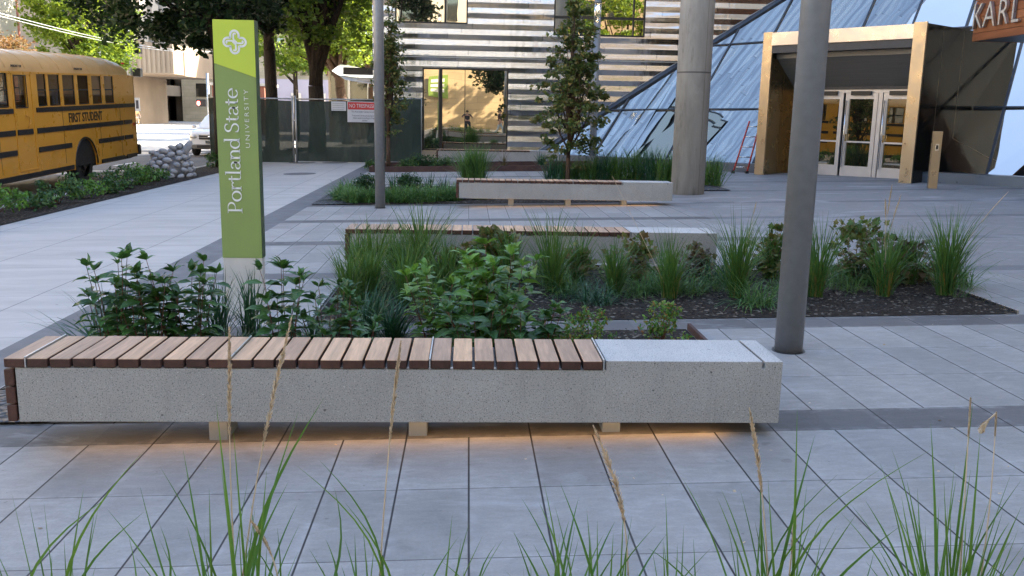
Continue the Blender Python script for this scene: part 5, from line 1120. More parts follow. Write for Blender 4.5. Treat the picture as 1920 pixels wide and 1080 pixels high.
# ------------------------------------------------------------------ foreground grasses (bases below the frame)
FGN = 'foreground grasses along the bottom edge'
def fgclump(label, px, Y, blist, seed, nrand=14, hr=(.45, .8), stalks=()):
    b = YP(px, 1079, Y); x = b.x; zb = gz(x); root = thing('foreground_grass', label, 'grass', (x, Y, zb), 0, FGN); r = random.Random(seed); m = MB()
    def blade(tip, sag, w, b0=None, side=None):
        p0 = Vector(b0 if b0 else (r.uniform(-.05, .05), r.uniform(-.05, .05), 0)); p1 = Vector(tip); n = 12; L = []; Rr = []; pts = []
        for i in range(n+1): t = i/n; pts.append(p0.lerp(p1, t)+Vector((sag[0], sag[1], sag[2]))*math.sin(math.pi*t**1.1))
        sd0 = side if side else Vector((1, r.uniform(-.5, .5), 0)).normalized()
        for i in range(n+1):
            t = i/n; d = (pts[min(i+1, n)]-pts[max(i-1, 0)]).normalized(); s_ = (sd0-d*sd0.dot(d)).normalized(); ww_ = .88*w*(.7+.5*t if t < .5 else .95*(1-((t-.5)/.5)**1.7)+.02)/2
            crease = d.cross(s_)*ww_*.45
            L += [pts[i]-s_*ww_, pts[i]+crease, pts[i]+s_*ww_]
        m.add(L, [f for i in range(n) for f in ((3*i, 3*i+1, 3*i+4, 3*i+3), (3*i+1, 3*i+2, 3*i+5, 3*i+4))], True)
    for (tx, ty, bow, w_) in blist:
        dy = r.uniform(-.08, .08); t = YP(tx, ty, Y+dy); blade(t-root.location, (bow, 0, abs(bow)*.6), w_)
    for _ in range(int(nrand*.75)):
        a = r.uniform(0, 6.28); hh = r.uniform(*hr); sp = r.uniform(.05, .34); m.cur = 0
        blade((math.cos(a)*sp, math.sin(a)*sp, hh), (0, 0, sp*.25), r.uniform(.004, .0085))
    m.build('blades', 'grassfg', root)
    for k, st in enumerate(stalks):
        (tx, ty, bx, by, bow, hl, hr_) = st; t = YP(tx, ty, Y); b0 = YP(bx, by, Y)-root.location; d = (t-root.location-b0)
        b0 = b0-Vector((0, 0, max(0, b0.z-.05)))*0; seedhead(root, b0, t-root.location, (bow, 0, 0), hr_, seed+k, hl=hl)
    return root
fgclump('big clump of long green blades left of centre at the bottom edge', 430, 2.0, [(405, 752, -.0, .011), (608, 745, -.07, .012), (343, 842, .01, .009), (392, 915, .0, .008), (437, 800, .0, .010), (500, 882, .0, .010), (560, 770, -.03, .009), (540, 905, -.05, .012), (455, 1000, .1, .01), (627, 915, .10, .009), (300, 875, .05, .008), (470, 940, .02, .009), (520, 990, .04, .008), (610, 1010, .1, .008), (262, 910, -.02, .007), (640, 1060, .1, .007)], 1, 34, (.45, .66), stalks=[(430, 612, 440, 1079, -.01, .22, .009), (548, 590, 455, 1079, -.02, .30, .010)])
fgclump('loose clump of crossing blades at the far left of the bottom edge', 95, 2.0, [(22, 925, 0, .006), (55, 945, 0, .007), (82, 940, 0, .006), (270, 845, -.09, .009), (157, 915, -.02, .009), (205, 930, -.12, .009), (270, 960, -.10, .009), (185, 950, 0, .007), (240, 1000, .06, .008), (300, 985, .1, .008), (120, 1010, 0, .007)], 2, 22, (.45, .62))
fgclump('clump with a long drooping blade between the big clump and the middle', 690, 2.0, [(555, 872, .12, .006), (598, 862, .12, .007), (665, 1000, 0, .009), (680, 985, .01, .008), (645, 940, .08, .008), (702, 1020, 0, .007)], 3, 14, (.42, .56), stalks=[(752, 636, 712, 1079, -.01, .24, .008), (470, 975, 520, 1079, .02, .2, .006)])
fgclump('small tuft of short blades left of the middle at the bottom edge', 835, 2.0, [(848, 965, .0, .008), (880, 980, -.02, .009), (865, 1010, 0, .007), (905, 1005, -.03, .007)], 4, 10, (.40, .54))
fgclump('clump with many arching blades right of the middle at the bottom edge', 1030, 2.0, [(1020, 905, .03, .007), (963, 995, .02, .008), (930, 1020, -.1, .008), (1000, 1020, .06, .008), (1050, 1000, 0, .008), (1085, 1010, .0, .007), (1080, 975, 0, .006)], 5, 22, (.42, .56))
fgclump('clump crossed by the thick straw seed head right of the middle', 1140, 2.0, [(1170, 935, 0, .006), (1185, 968, -.01, .006), (1230, 985, -.08, .009), (1120, 975, 0, .008), (1150, 1000, 0, .009), (1175, 1010, .01, .01), (1050, 905, .03, .009), (1105, 1005, 0, .008), (1270, 1020, .05, .008)], 6, 22, (.42, .56), stalks=[(1112, 797, 1178, 1079, .045, .42, .013)])
fgclump('single thin reddish blades in front of the right half of the front bench', 1285, 2.0, [(1248, 930, .01, .006), (1282, 985, 0, .006), (1300, 1010, .02, .007)], 7, 6, (.40, .52))
fgclump('clump of tall blades below the right end of the front bench', 1462, 2.0, [(1495, 765, -.0, .011), (1528, 815, -.01, .010), (1425, 880, 0, .009), (1440, 900, 0, .008), (1755, 838, -.13, .013), (1665, 870, -.12, .010), (1690, 985, -.07, .016), (1605, 965, -.04, .013), (1380, 1010, -.02, .008), (1570, 985, -.03, .009), (1570, 890, -.1, .006), (1540, 1005, 0, .009), (1640, 1030, .05, .009)], 8, 30, (.43, .62), stalks=[(1405, 764, 1440, 1079, .015, .2, .010), (1492, 965, 1480, 1079, 0, .12, .007)])
fgclump('dense clump of fresh blades at the bottom right with straw stalks', 1800, 2.0, [(1650, 868, .02, .009), (1745, 790, .01, .009), (1838, 812, 0, .010), (1825, 748, 0, .008), (1790, 870, 0, .009), (1770, 900, 0, .009), (1720, 915, 0, .009), (1700, 900, .02, .009), (1895, 890, -.03, .008), (1915, 900, -.05, .008), (1760, 950, 0, .01), (1860, 920, 0, .008), (1880, 960, 0, .009), (1905, 1000, -.03, .01), (1820, 880, 0, .009), (1735, 985, 0, .009), (1690, 930, 0, .008)], 9, 55, (.45, .64), stalks=[(1820, 745, 1800, 1079, 0, .08, .003), (1868, 773, 1840, 1079, .01, .05, .003), (1842, 805, 1868, 775, -.01, .12, .010)])

# ------------------------------------------------------------------ cobble sculpture
pL = G(275, 335); rb = thing('cobble_sculpture', 'rounded sculpture of stacked pale cobblestones beside the planting strip', 'sculpture', (-7.62, 23.1, gz(-7.6)))
m = MB(); r = random.Random(9); m.ball((0, 0, .2), (.44, .38, .38), 16, 8)
for row in range(6):
    z = .04+row*.115; rad = .56-.02*row-(0 if row < 3 else (row-2)*.045); n = 17-row
    for k in range(n):
        a = 2*math.pi*(k+(row % 2)*.5)/n+r.uniform(-.05, .05); el = 1+.25*math.cos(a); zz_ = z*(1+.28*math.cos(a))+r.uniform(-.015, .015)
        Mx = Matrix.Rotation(a, 3, 'Z')@Matrix.Rotation(r.uniform(-.5, .5), 3, 'X'); m.ball((math.cos(a)*rad*el, math.sin(a)*rad, zz_), (.07, r.uniform(.085, .12), r.uniform(.06, .078)), 10, 7, .04, r, Mx)
for k in range(16): a = r.uniform(0, 6.28); q_ = r.uniform(0, .36); m.ball((math.cos(a)*q_, math.sin(a)*q_, .62+r.uniform(-.03, .03)+.12*math.cos(a)*q_), (.1, .085, .06), 10, 7, .05, r, Matrix.Rotation(a, 3, 'Z'))
m.build('cobbles', 'rock', rb); m = MB(); Mx = Matrix.Rotation(.5, 3, 'Y'); m.ball((.58, 0, .74), (.10, .1, .19), 12, 8, .05, r, Mx); m.build('pointed_stone', 'rock', rb)

# ------------------------------------------------------------------ school bus
bus = thing('school_bus', 'yellow school bus with black side stripes parked at the kerb, rear end to the right', 'bus', (-9.19, 22.30, -.345)); bus.rotation_euler = (.026, 0, 0)
BW = 2.4; y0b, y1b = -8.6, 3.42
# side profile with wheel arch (in y,z), side plane x=0 facing +x
m = MB(); arch = [(.62*math.cos(R(a)), .50+.64*math.sin(R(a))) for a in range(190, -11, -12)][::-1]
def side(xa, xb):
    low = [(y0b, .48), (-.66, .42)]; ar = [(.63*math.cos(R(a)), .48+.66*math.sin(R(a))) for a in range(185, -6, -12)]
    poly = low[:1]+[(-.63, .44)]+ar+[(.64, .44), (2.2, .46), (2.25, .52), (y1b, .55), (y1b, 1.92), (y0b, 1.92)]
    m.prism(poly, 'x', xa, xb)
side(-.05, 0); side(-BW, -BW+.05)
wins = []  # (y0,y1)
wy = [(-6.1, -5.5), (-5.4, -4.8), (-4.7, -4.1), (-3.95, -3.47), (-2.22, -1.80), (-1.68, -1.14), (-.98, -.36), (-.18, .42), (.62, 1.20), (1.40, 1.98)]
posts = []; last = y0b
for a, b in wy+[(None, None)]:
    posts.append((last, a if a is not None else y1b)); last = b
ZW0, ZW1 = 1.93, 2.62
for (a, b) in posts:
    # leave the emergency door glass open
    for xx in ((-.05, 0), (-BW, -BW+.05)):
        if a < -3.2 and b > -2.4 and xx[0] == -.05:
            m.box(*xx, a, -3.21, 1.92, ZW1+.02); m.box(*xx, -2.72, b, 1.92, ZW1+.02); m.box(*xx, -3.21, -2.72, 2.56, ZW1+.02)
        else: m.box(*xx, a, b, 1.92, ZW1+.02)
m.box(-BW, 0, y1b-.05, y1b, .6, 2.6); m.box(-BW+.05, -.05, y0b, y1b-.05, .9, .95); m.box(-BW, 0, y0b, y0b+.05, .6, 2.6)
m.build('body', 'busY', bus)
# roof
m = MB(); sec = [(0, 2.60), (.0, 2.70), (-.06, 2.84), (-.2, 2.97), (-.45, 3.06), (-.8, 3.11), (-BW/2, 3.13), (-BW+.8, 3.11), (-BW+.45, 3.06), (-BW+.2, 2.97), (-BW+.06, 2.84), (-BW, 2.70), (-BW, 2.60)]
st = [y0b, -4, 0, 2.4, 2.9, 3.2, 3.38, y1b]; fac = [1, 1, 1, 1, .93, .80, .55, .25]
vs = [(x if k < 4 else -BW/2+(x+BW/2)*(1-(1-f)*.25), y, 2.60+(z-2.60)*f) for k, (y, f) in enumerate(zip(st, fac)) for (x, z) in sec]; ns_ = len(sec)
m.add(vs, [(k*ns_+i, k*ns_+i+1, (k+1)*ns_+i+1, (k+1)*ns_+i) for k in range(len(st)-1) for i in range(ns_-1)], True)
m.add([vs[i] for i in range(ns_)], [tuple(range(ns_))]); m.add([vs[-ns_+i] for i in range(ns_)], [tuple(range(ns_))]); m.build('roof', 'busroof', bus)
m = MB(); m.box(.001, .018, y0b, y1b-.02, 2.60, 2.635); m.build('drip_rail', 'busY', bus)
for y in [-7.5+.8*k for k in range(13)]: m = MB(); m.tube([(x+(.002 if k < 6 else 0), y, z+.003) for k, (x, z) in enumerate(sec[1:-1])], .007, 4); m.build('roof_seam', 'busroof', bus)
for y in (-7.9, -5.46, -4.0, -1.12, .95, 2.30): m = MB(); m.box(.0005, .003, y, y+.012, .62, 1.92); m.build('panel_seam', 'busK', bus)
for a, b in wy:
  for o0 in (-.035, -BW+.012):
    m = MB(); f_ = .018
    for (q0, q1, z0, z1) in ((a, b, ZW0, ZW0+f_), (a, b, ZW1-f_, ZW1), (a, a+f_, ZW0+f_, ZW1-f_), (b-f_, b, ZW0+f_, ZW1-f_), (a+f_, b-f_, 2.25, 2.28)): m.box(o0, o0+.023, q0, q1, z0, z1)
    wn_ = m.build('window_frame', 'busK', bus); m = MB(); xg = o0+.012; m.quad((xg, a, ZW0), (xg, b, ZW0), (xg, b, ZW1), (xg, a, ZW1)); m.build('pane', 'busglass', wn_)
dr = None
m = MB(); m.box(0, .012, -3.30, -2.50, .62, 2.61); 
m = MB()
for (q0, q1, z0, z1) in ((-3.31, -3.285, .62, 2.6), (-2.515, -2.49, .62, 2.6), (-3.285, -2.515, 2.575, 2.6), (-3.285, -2.515, .62, .645)): m.box(.0, .012, q0, q1, z0, z1)
dr = m.build('emergency_door', 'busY', bus)
m = MB()
for (q0, q1, z0, z1) in ((-3.23, -3.21, 1.9, 2.57), (-2.72, -2.70, 1.9, 2.57), (-3.21, -2.72, 2.55, 2.57), (-3.21, -2.72, 1.9, 1.92)): m.box(.0, .010, q0, q1, z0, z1)
m.build('door_seal', 'busK', dr); m = MB(); m.quad((-.02, -3.21, 1.92), (-.02, -2.72, 1.92), (-.02, -2.72, 2.56), (-.02, -3.21, 2.56)); m.build('pane', 'busglass', dr)
m = MB(); m.tube([(.02, -2.85, 1.75), (.03, -2.75, 1.72), (.03, -2.72, 1.6), (.02, -2.8, 1.5)], .012, 6); m.build('handle', 'busY', dr)
def rail(segs, z0, z1):
    for a, b in segs: m = MB(); m.bbox(.0, .022, a, b, z0, z1, .006); m.build('rub_rail', 'busK', bus)
rail([(-8.5, -3.36), (-2.36, 3.38)], 1.80, 1.90)
rail([(-8.5, -3.36), (-3.25, -2.6), (-2.4, 2.45), (2.52, 3.1)], 1.36, 1.47)
rail([(-8.5, -3.36), (-2.4, -.78), (.78, 2.45), (2.52, 3.1)], .96, 1.07)
rail([(-8.5, -.76), (.86, 2.4), (2.56, 3.3)], .46, .56)
m = MB(); m.tube([(.004, .64*math.cos(R(a)), .48+.67*math.sin(R(a))) for a in range(185, -6, -8)], .02, 6); m.build('wheel_arch_trim', 'busK', bus)
m = MB(); m.box(-.9, -.045, -.62, .62, .5, 1.1); m.box(-BW+.1, -.1, y0b+.2, y1b-.2, .42, .5); m.build('underbody', 'busK', bus)
o = fonttext('lettering', 'FIRST STUDENT', .27, 'busK', frame((.004, -.72, 1.55), (0, 1, 0), (0, 0, 1), (1, 0, 0)), bus, .003, .86, 'LEFT', 1.05, .006)
yl = [v.co.y for v in o.data.vertices]; zl = [v.co.z for v in o.data.vertices]
for v in o.data.vertices: v.co.y = -.80+(v.co.y-min(yl))/(max(yl)-min(yl))*1.92; v.co.z = 1.525+(v.co.z-min(zl))/(max(zl)-min(zl))*.22
for y in (-3.05, -.1): fonttext('lettering', 'EMERGENCY EXIT', .07, 'busK', frame((.035, y-.3, 2.72), (0, 1, 0), (0, 0, 1), (1, 0, 0)), bus, .003, .8)
def wheel(par, c, rad, wd, name='wheel', side=1):
    m = MB(); n = 32; prof = [(rad*.58, 0), (rad*.62, wd*.02), (rad*.93, 0), (rad, wd*.12), (rad, wd*.88), (rad*.93, wd), (rad*.5, wd)]
    vs = [(c[0]+side*(-w_), c[1]+r_*math.cos(2*math.pi*k/n), c[2]+r_*math.sin(2*math.pi*k/n)) for (r_, w_) in prof for k in range(n)]
    m.add(vs, [(i*n+k, i*n+(k+1) % n, (i+1)*n+(k+1) % n, (i+1)*n+k) for i in range(len(prof)-1) for k in range(n)], True)
    w_ = m.build(name, 'tyre', par); m = MB(); m.cyl((c[0]-side*wd*.35, c[1], c[2]), (c[0]-side*wd*.3, c[1], c[2]), rad*.58, 24); m.cyl((c[0]-side*wd*.3, c[1], c[2]), (c[0]+side*.01, c[1], c[2]), rad*.2, 14)
    for k in range(8): a = k*math.pi/4; m.cyl((c[0]-side*wd*.3, c[1]+rad*.36*math.cos(a), c[2]+rad*.36*math.sin(a)), (c[0]-side*wd*.2, c[1]+rad*.36*math.cos(a), c[2]+rad*.36*math.sin(a)), rad*.04, 8)
    m.build('rim', 'rim', w_); return w_
for y in (0, -6.6):
    wheel(bus, (-.06, y, .50), .49, .26); wheel(bus, (-BW+.06, y, .50), .49, .26, side=-1)
m = MB(); m.bbox(-BW-.02, .04, y1b, y1b+.16, .50, .78, .02); m.build('rear_bumper', 'busK', bus)
m = MB(); m.box(-.02, .012, 3.18, 3.3, 1.3, 1.38); m.build('side_marker', 'tail', bus); m = MB(); m.ball((-.2, 3.28, 2.95), (.05, .05, .03), 8, 6); m.build('clearance_lamp', 'tail', bus)
m = MB(); m.add([(-1.0, -3.6, 3.12), (-1.75, -3.6, 3.12), (-1.75, -2.4, 3.12), (-1.0, -2.4, 3.12), (-.95, -3.7, 3.3), (-1.8, -3.7, 3.3), (-1.8, -2.0, 3.2), (-.95, -2.0, 3.2)], [(0, 1, 2, 3), (4, 7, 6, 5), (0, 4, 5, 1), (1, 5, 6, 2), (2, 6, 7, 3), (3, 7, 4, 0)]); m.build('roof_hatch', 'roofwhite', bus)
for i, y in enumerate(np.arange(-6.2, 2.6, .82)):
    m = MB(); m.bbox(-1.05, -.12, y, y+.14, 1.2, 1.85, .03); m.bbox(-BW+.12, -1.45, y, y+.14, 1.2, 1.85, .03); m.build('seat_back', 'busint', bus)

# ------------------------------------------------------------------ white suv, nose towards the camera
car = thing('parked_suv', 'white suv facing the camera on the street, half hidden by the green sign', 'car', (-10.35, 36.9, gz(-10.5)-.0))
# sections along y (0 = nose) : half width, z low, z hood/top
def loft(sections, name, mat, par, closed=True):
    m = MB(); n = len(sections[0]); vs = [p_ for s_ in sections for p_ in s_]
    m.add(vs, [(k*n+i, k*n+(i+1) % n, (k+1)*n+(i+1) % n, (k+1)*n+i) for k in range(len(sections)-1) for i in range(n)], True)
    m.add(sections[0], [tuple(range(n))[::-1]]); m.add(sections[-1], [tuple(range(n))]); return m.build(name, mat, par)
def sect(y, hw, z0, z1, rt=.12, rb=.06, hwt=None):
    hwt = hw if hwt is None else hwt; mid_ = z0+(z1-z0)*.55
    pts = [(-hw+rb, y, z0), (hw-rb, y, z0), (hw, y, z0+rb), (hw, y, mid_), (hwt, y, z1-rt), (hwt-rt*.35, y, z1-rt*.3), (hwt-rt, y, z1), (-hwt+rt, y, z1), (-hwt+rt*.35, y, z1-rt*.3), (-hwt, y, z1-rt), (-hw, y, mid_), (-hw, y, z0+rb)]
    return pts
loft([sect(0, .72, .38, .86), sect(.06, .80, .30, .93), sect(.25, .87, .26, .99, .14), sect(.7, .89, .25, 1.05, .14), sect(1.15, .90, .25, 1.10, .14), sect(4.3, .90, .28, 1.12), sect(4.5, .86, .34, 1.05)], 'body', 'carwhite', car)
loft([sect(1.0, .80, 1.04, 1.10, .04, .02, .78), sect(1.75, .80, 1.05, 1.58, .1, .02, .66), sect(2.1, .80, 1.05, 1.66, .1, .02, .64), sect(3.9, .80, 1.05, 1.64, .1, .02, .62), sect(4.4, .78, 1.05, 1.2, .08, .02, .70)], 'cabin', 'carwhite', car)
def yw(z): return 1.0+(z-1.07)/(1.60-1.07)*.82
m = MB(); m.add([(-.70, yw(1.13)-.03, 1.13), (.70, yw(1.13)-.03, 1.13), (.575, yw(1.56)-.03, 1.545), (-.575, yw(1.56)-.03, 1.545)], [(0, 1, 2, 3)]); m.build('windscreen', 'carglass', car)
m = MB()
for s_ in (-1, 1): m.add([(s_*.806, 1.5, 1.16), (s_*.806, 3.9, 1.16), (s_*.675, 3.7, 1.53), (s_*.675, 1.95, 1.53)], [(0, 1, 2, 3)])
m.build('side_windows', 'carglass', car)
m = MB(); m.bbox(-.42, .42, -.03, .02, .66, .84, .01); gr = m.build('grille', 'busK', car); m = MB(); m.box(-.43, .43, -.038, -.031, .82, .845); m.box(-.40, .40, -.037, -.031, .735, .75); m.ball((0, -.04, .765), (.07, .012, .04), 12, 6); m.build('grille_bar', 'chrome', gr)
for s_ in (-1, 1):
    m = MB(); m.ball((s_*.64, .05, .77), (.18, .10, .085), 14, 8); m.build('headlight', 'lens', car); m = MB(); m.ball((s_*.66, .0, .44), (.06, .04, .045), 10, 6); m.build('fog_lamp', 'lens', car)
    m = MB(); m.ball((s_*1.0, 1.35, 1.14), (.12, .07, .08), 12, 8); m.tube([(s_*.82, 1.35, 1.1), (s_*.95, 1.35, 1.12)], .02, 6); m.build('mirror', 'carwhite', car)
    m = MB(); m.tube([(s_*.56, 2.0, 1.70), (s_*.56, 2.3, 1.73), (s_*.56, 3.6, 1.72), (s_*.56, 3.9, 1.66)], .02, 6); m.build('roof_rail', 'cartrim', car)
m = MB(); m.bbox(-.78, .78, -.05, .1, .28, .46, .03); m.build('bumper', 'cartrim', car); m = MB(); m.box(-.5, .5, -.055, -.051, .33, .43); m.build('air_intake', 'busK', car)
m = MB(); m.box(-.16, .16, -.065, -.052, .50, .62); m.build('number_plate', 'slabglass', car)
for s_ in (-1, 1):
    for y in (.85, 3.6): wheel(car, (s_*.90, y, .33), .34, .22, side=s_)

# ------------------------------------------------------------------ street furniture by the crossing
q = thing('signal_pole', 'tall grey pole with dark pedestrian signals just behind the rear of the bus', 'traffic signal', (-20.6, 57., gz(-20)))
m = MB(); m.cyl((0, 0, 0), (0, 0, 9.), .16, 18, .12); m.build('pole', 'galv', q)
for (z, s_) in ((3.75, .5), (5.1, .55)): m = MB(); m.bbox(.22, .22+s_, -.2, .2, z, z+s_, .03); h_ = m.build('signal_box', 'black', q); m = MB(); m.box(.1, .24, -.05, .05, z+.2, z+.28); m.build('bracket', 'galv', h_)
m = MB(); m.box(.2, .5, -.03, .0, 1.7, 2.5); m.build('notice_plate', 'signwhite', q); m = MB(); m.box(.27, .43, -.036, -.031, 1.85, 2.35); m.build('notice_symbol', 'ink', q)
m = MB(); m.box(-1.0, -.45, -.02, .02, 4.55, 4.85); m.box(-.45, .0, -.01, .01, 4.68, 4.72); m.build('street_name_plate', 'teal', q)
q = thing('street_lantern', 'old style street lantern on a post left of the signal pole', 'street lamp', (-22.4, 57., gz(-20)))
m = MB(); m.cyl((0, 0, 0), (0, 0, 4.6), .09, 12, .06); m.build('post', 'galv', q); m = MB(); m.tube([(0, 0, 4.6), (0, 0, 4.8), (0, 0, 5.25), (0, 0, 5.3)], [.12, .2, .28, .1], 8); m.build('globe', 'signwhite', q); m = MB(); m.tube([(0, 0, 5.3), (0, 0, 5.55)], [.28, .03], 8); m.build('cap', 'galv', q)
q = thing('signal_post', 'slim post with a glowing red hand signal near the green sign', 'traffic signal', (-22.2, 78., gz(-20)))
m = MB(); m.cyl((.35, 0, 0), (.35, 0, 4.8), .11, 12); m.build('post', 'galv', q); m = MB(); m.bbox(-.6, .15, -.15, .15, 2.05, 2.65, .03); m.build('signal_box', 'black', q); m = MB(); m.ball((-.42, -.17, 2.32), (.14, .03, .18), 10, 6); m.build('lit_hand', 'redlamp', q)
q = thing('utility_pole', 'brown grey pole standing right behind the edge of the green sign', 'pole', (-8.3, 35.4, gz(-7.9))); m = MB(); m.cyl((0, 0, 0), (0, 0, 4.2), .13, 16, .12); m.build('shaft', 'tan', q); m = MB(); m.cyl((0, 0, 4.2), (0, 0, 9), .11, 12, .1); m.build('upper_shaft', 'galv', q)
# overhead wires
m = MB()
for k, (dy, dz_) in enumerate(((0, 0), (.25, .12))):
    a = YP(-40, 20, 40); b = YP(420, 100, 70); pts = [a.lerp(b, i/14)+Vector((0, dy, dz_-.5*math.sin(math.pi*i/14))) for i in range(15)]; m.tube(pts, .022, 5)
o = m.build('overhead_wire', 'galv'); tag(o, 'pair of pale tram wires crossing above the bus', 'wires')

# ------------------------------------------------------------------ far buildings
bl = thing('slab_building', 'building with dark windows and a bright blank pale slab above the bus', 'building')
XB = -25.5
m = MB(); m.box(XB-18, XB, 2, 52.6, -1, 5.6); m.box(XB-18, XB-.3, 2, 52.6, 5.6, 16); m.build('wall', 'tan', bl)
m = MB(); m.box(XB, XB+.5, 49.2, 52.7, 3.5, 16); m.build('pale_slab', 'cream', bl); m = MB(); m.box(XB-6, XB+.35, 52.71, 53.3, -1, 14); m.build('brick_fin', 'brick', bl)
for k in range(8): y = 46.2-k*3.2; m = MB(); m.box(XB-.02, XB+.02, y, y+2.9, 3.8, 6.6); w_ = m.build('window', 'winframe', bl); m = MB(); m.quad((XB+.03, y+.1, 3.95), (XB+.03, y+2.8, 3.95), (XB+.03, y+2.8, 6.45), (XB+.03, y+.1, 6.45)); m.build('pane', 'slabglass', w_)
for k in range(8): y = 46.2-k*3.2; m = MB(); m.box(XB-.3, XB+.02, y, y+2.9, 7.3, 9.4); w_ = m.build('window', 'winframe', bl); m = MB(); m.quad((XB+.03, y+.1, 7.4), (XB+.03, y+2.8, 7.4), (XB+.03, y+2.8, 9.3), (XB+.03, y+.1, 9.3)); m.build('pane', 'slabglass', w_)
m = MB(); m.box(XB+.03, XB+.25, 20, 49.2, 6.75, 7.15); m.build('ledge', 'cream', bl)
# beige campus building beyond the crossing
be = thing('campus_building', 'beige concrete building with round columns and tall slot windows beyond the crossing', 'building')
XC = -42.; yA, yB = 116., 215.
slope = .10
def XR(y): return XC+(y-yA)*slope
m = MB(); zg = -.47
def wallrun(m, y0, y1, z0, z1, d0=0., d1=-3.):
    m.add([(XR(y0)+d0, y0, z0), (XR(y1)+d0, y1, z0), (XR(y1)+d0, y1, z1), (XR(y0)+d0, y0, z1), (XR(y0)+d1, y0, z0), (XR(y1)+d1, y1, z0), (XR(y1)+d1, y1, z1), (XR(y0)+d1, y0, z1)], [(0, 1, 2, 3), (4, 7, 6, 5), (0, 3, 7, 4), (1, 5, 6, 2), (3, 2, 6, 7), (0, 4, 5, 1)])
wallrun(m, yA, yB, zg, 8.2, -3.2, -20)
wallrun(m, yA, yB, 3.0, 4.4, .3, -3.1); wallrun(m, yA, yB, 8.21, 9.6, .5, -20)
m.box(-80, XC-3.5, yA-.5, yA+.3, zg, 16); m.build('wall', 'campus', be)
for i, y in enumerate(np.arange(118.5, 212, 7.4)):
    m = MB(); m.cyl((XR(y)-.9, y, zg), (XR(y)-.9, y, 2.99), .75, 16); m.cyl((XR(y)-.9, y, 4.41), (XR(y)-.9, y, 8.2), .75, 16); m.build('column', 'campus', be)
    m = MB(); wallrun(m, y+1.3, y+6., zg+.2, 2.7, -3.0, -3.15); w_ = m.build('shopfront', 'dwin', be)
    for k in (2.0, 4.4): m = MB(); wallrun(m, y+k, y+k+.9, 4.45, 8.0, -3.0, -3.15); m.build('slot_window', 'slabglass', be)
for i, y in enumerate(np.arange(117, 212, 3.4)):
    m = MB(); wallrun(m, y, y+1.9, 9.61, 17, -.2, -1.6); m.build('upper_fin', 'fin', be)
m = MB(); wallrun(m, yA, yB, 9.6, 17, -1.8, -20); m.build('upper_wall', 'campus', be)
m = MB(); m.box(-36.2, -31.5, 100, 103.5, 5.0, 8.1)
for k in range(9): m.box(-36.1+k*.5, -35.85+k*.5, 99.9, 99.99, 5.1, 8.0)
o = m.build('ribbed_bay', 'campus'); o.parent = be
m = MB(); m.box(-44, -31.4, 103.51, 116, 4.9, 8.2); m.box(-43, -37.5, 104, 116, zg, 4.89); m.build('corner_wing', 'campus', be)
# far buildings behind the trees
fb = thing('lavender_hall', 'pale lavender low building glimpsed between trunks over the fence', 'building'); m = MB(); m.box(-22, -9.5, 84, 90, -1, 4.2); m.build('wall', 'lav', fb)
for k in range(5): m = MB(); m.box(-20.5+k*2.2, -19.6+k*2.2, 83.9, 83.99, 1.2, 3.0); m.build('window', 'cream', fb)
fb = thing('glass_hall', 'dark glazed building with white posts glimpsed right of the thickest trunk', 'building'); m = MB(); m.box(-9.4, 2, 62, 75, -1, 5.5); m.build('wall', 'tan', fb)
for k in range(6): m = MB(); m.box(-9.2+k*1.3, -8.1+k*1.3, 61.9, 61.99, 1.2, 4.6); m.build('window', 'dwin', fb); m = MB(); m.cyl((-8.0+k*1.3, 61.6, -.4), (-8.0+k*1.3, 61.6, 5.2), .08, 8); m.build('white_post', 'cream', fb)
fb = thing('brick_annex', 'red brick wall glimpsed behind the trunk right of the green sign', 'building'); m = MB(); m.box(-19.3, -15.4, 70, 74, -1, 3.2); m.build('wall', 'brick', fb); m = MB(); m.box(-19.5, -15.2, 69.8, 74.2, 3.21, 3.4); m.build('coping', 'cream', fb)
fb = thing('sunlit_tower', 'sunlit tan building high behind the foliage right of the green sign', 'building'); m = MB(); m.box(-40, -17, 130, 150, -1, 26); m.build('wall', 'masonry', fb)
for k in range(6):
    for j in range(7): m = MB(); m.box(-38+k*3.6, -36.6+k*3.6, 129.9, 129.99, 3+j*3.2, 4.8+j*3.2); m.build('window', 'dwin', fb)
fb = thing('shade_tower', 'unseen tall block added behind the metal wall to shade the campus building', 'building'); m = MB(); m.box(-12.5, 20, 125, 240, -1, 28); m.build('wall', 'tan', fb); m = MB(); m.box(-12.7, 20.2, 124.8, 240.2, 28.01, 28.6); m.build('parapet', 'cream', fb)  # added out of view so the lower campus front falls in shade
# canopy behind the fence
cp = thing('white_canopy', 'tilted white slatted canopy behind the fence left of the second lamp post', 'canopy')
Yc = 44.
a = YP(622, 134, Yc); b = YP(662, 128, Yc); c = YP(705, 128, Yc)
m = MB(); m.add([a+Vector((0, 0, .03)), YP(705, 141, Yc), YP(705, 158, Yc-1.5), YP(648, 150, Yc-1.5), a+Vector((0, 3, .5)), YP(705, 129, Yc)+Vector((0, 3, .0)), c+Vector((0, 3, .2))], [(0, 1, 2, 3), (0, 4, 5, 1)]); m.build('sloping_panel', 'metalroof', cp)
m = MB(); p_ = YP(645, 140, Yc-.6); q_ = YP(712, 128, Yc-.6); m.box(p_.x, q_.x+.6, Yc-.9, Yc-.6, p_.z, q_.z); m.build('fascia', 'canopydk', cp)
m = MB()
for k in range(4): p_ = YP(670, 146+k*3, Yc-1.2); m.box(p_.x, p_.x+1.6, Yc-1.3, Yc-1.22, p_.z-.03, p_.z+.02)
m.build('louvres', 'signwhite', cp)
m = MB(); p_ = YP(708, 150, Yc-.5); m.cyl((p_.x, Yc-.7, -.2), (p_.x, Yc-.7, p_.z), .06, 10); m.build('post', 'galv', cp)
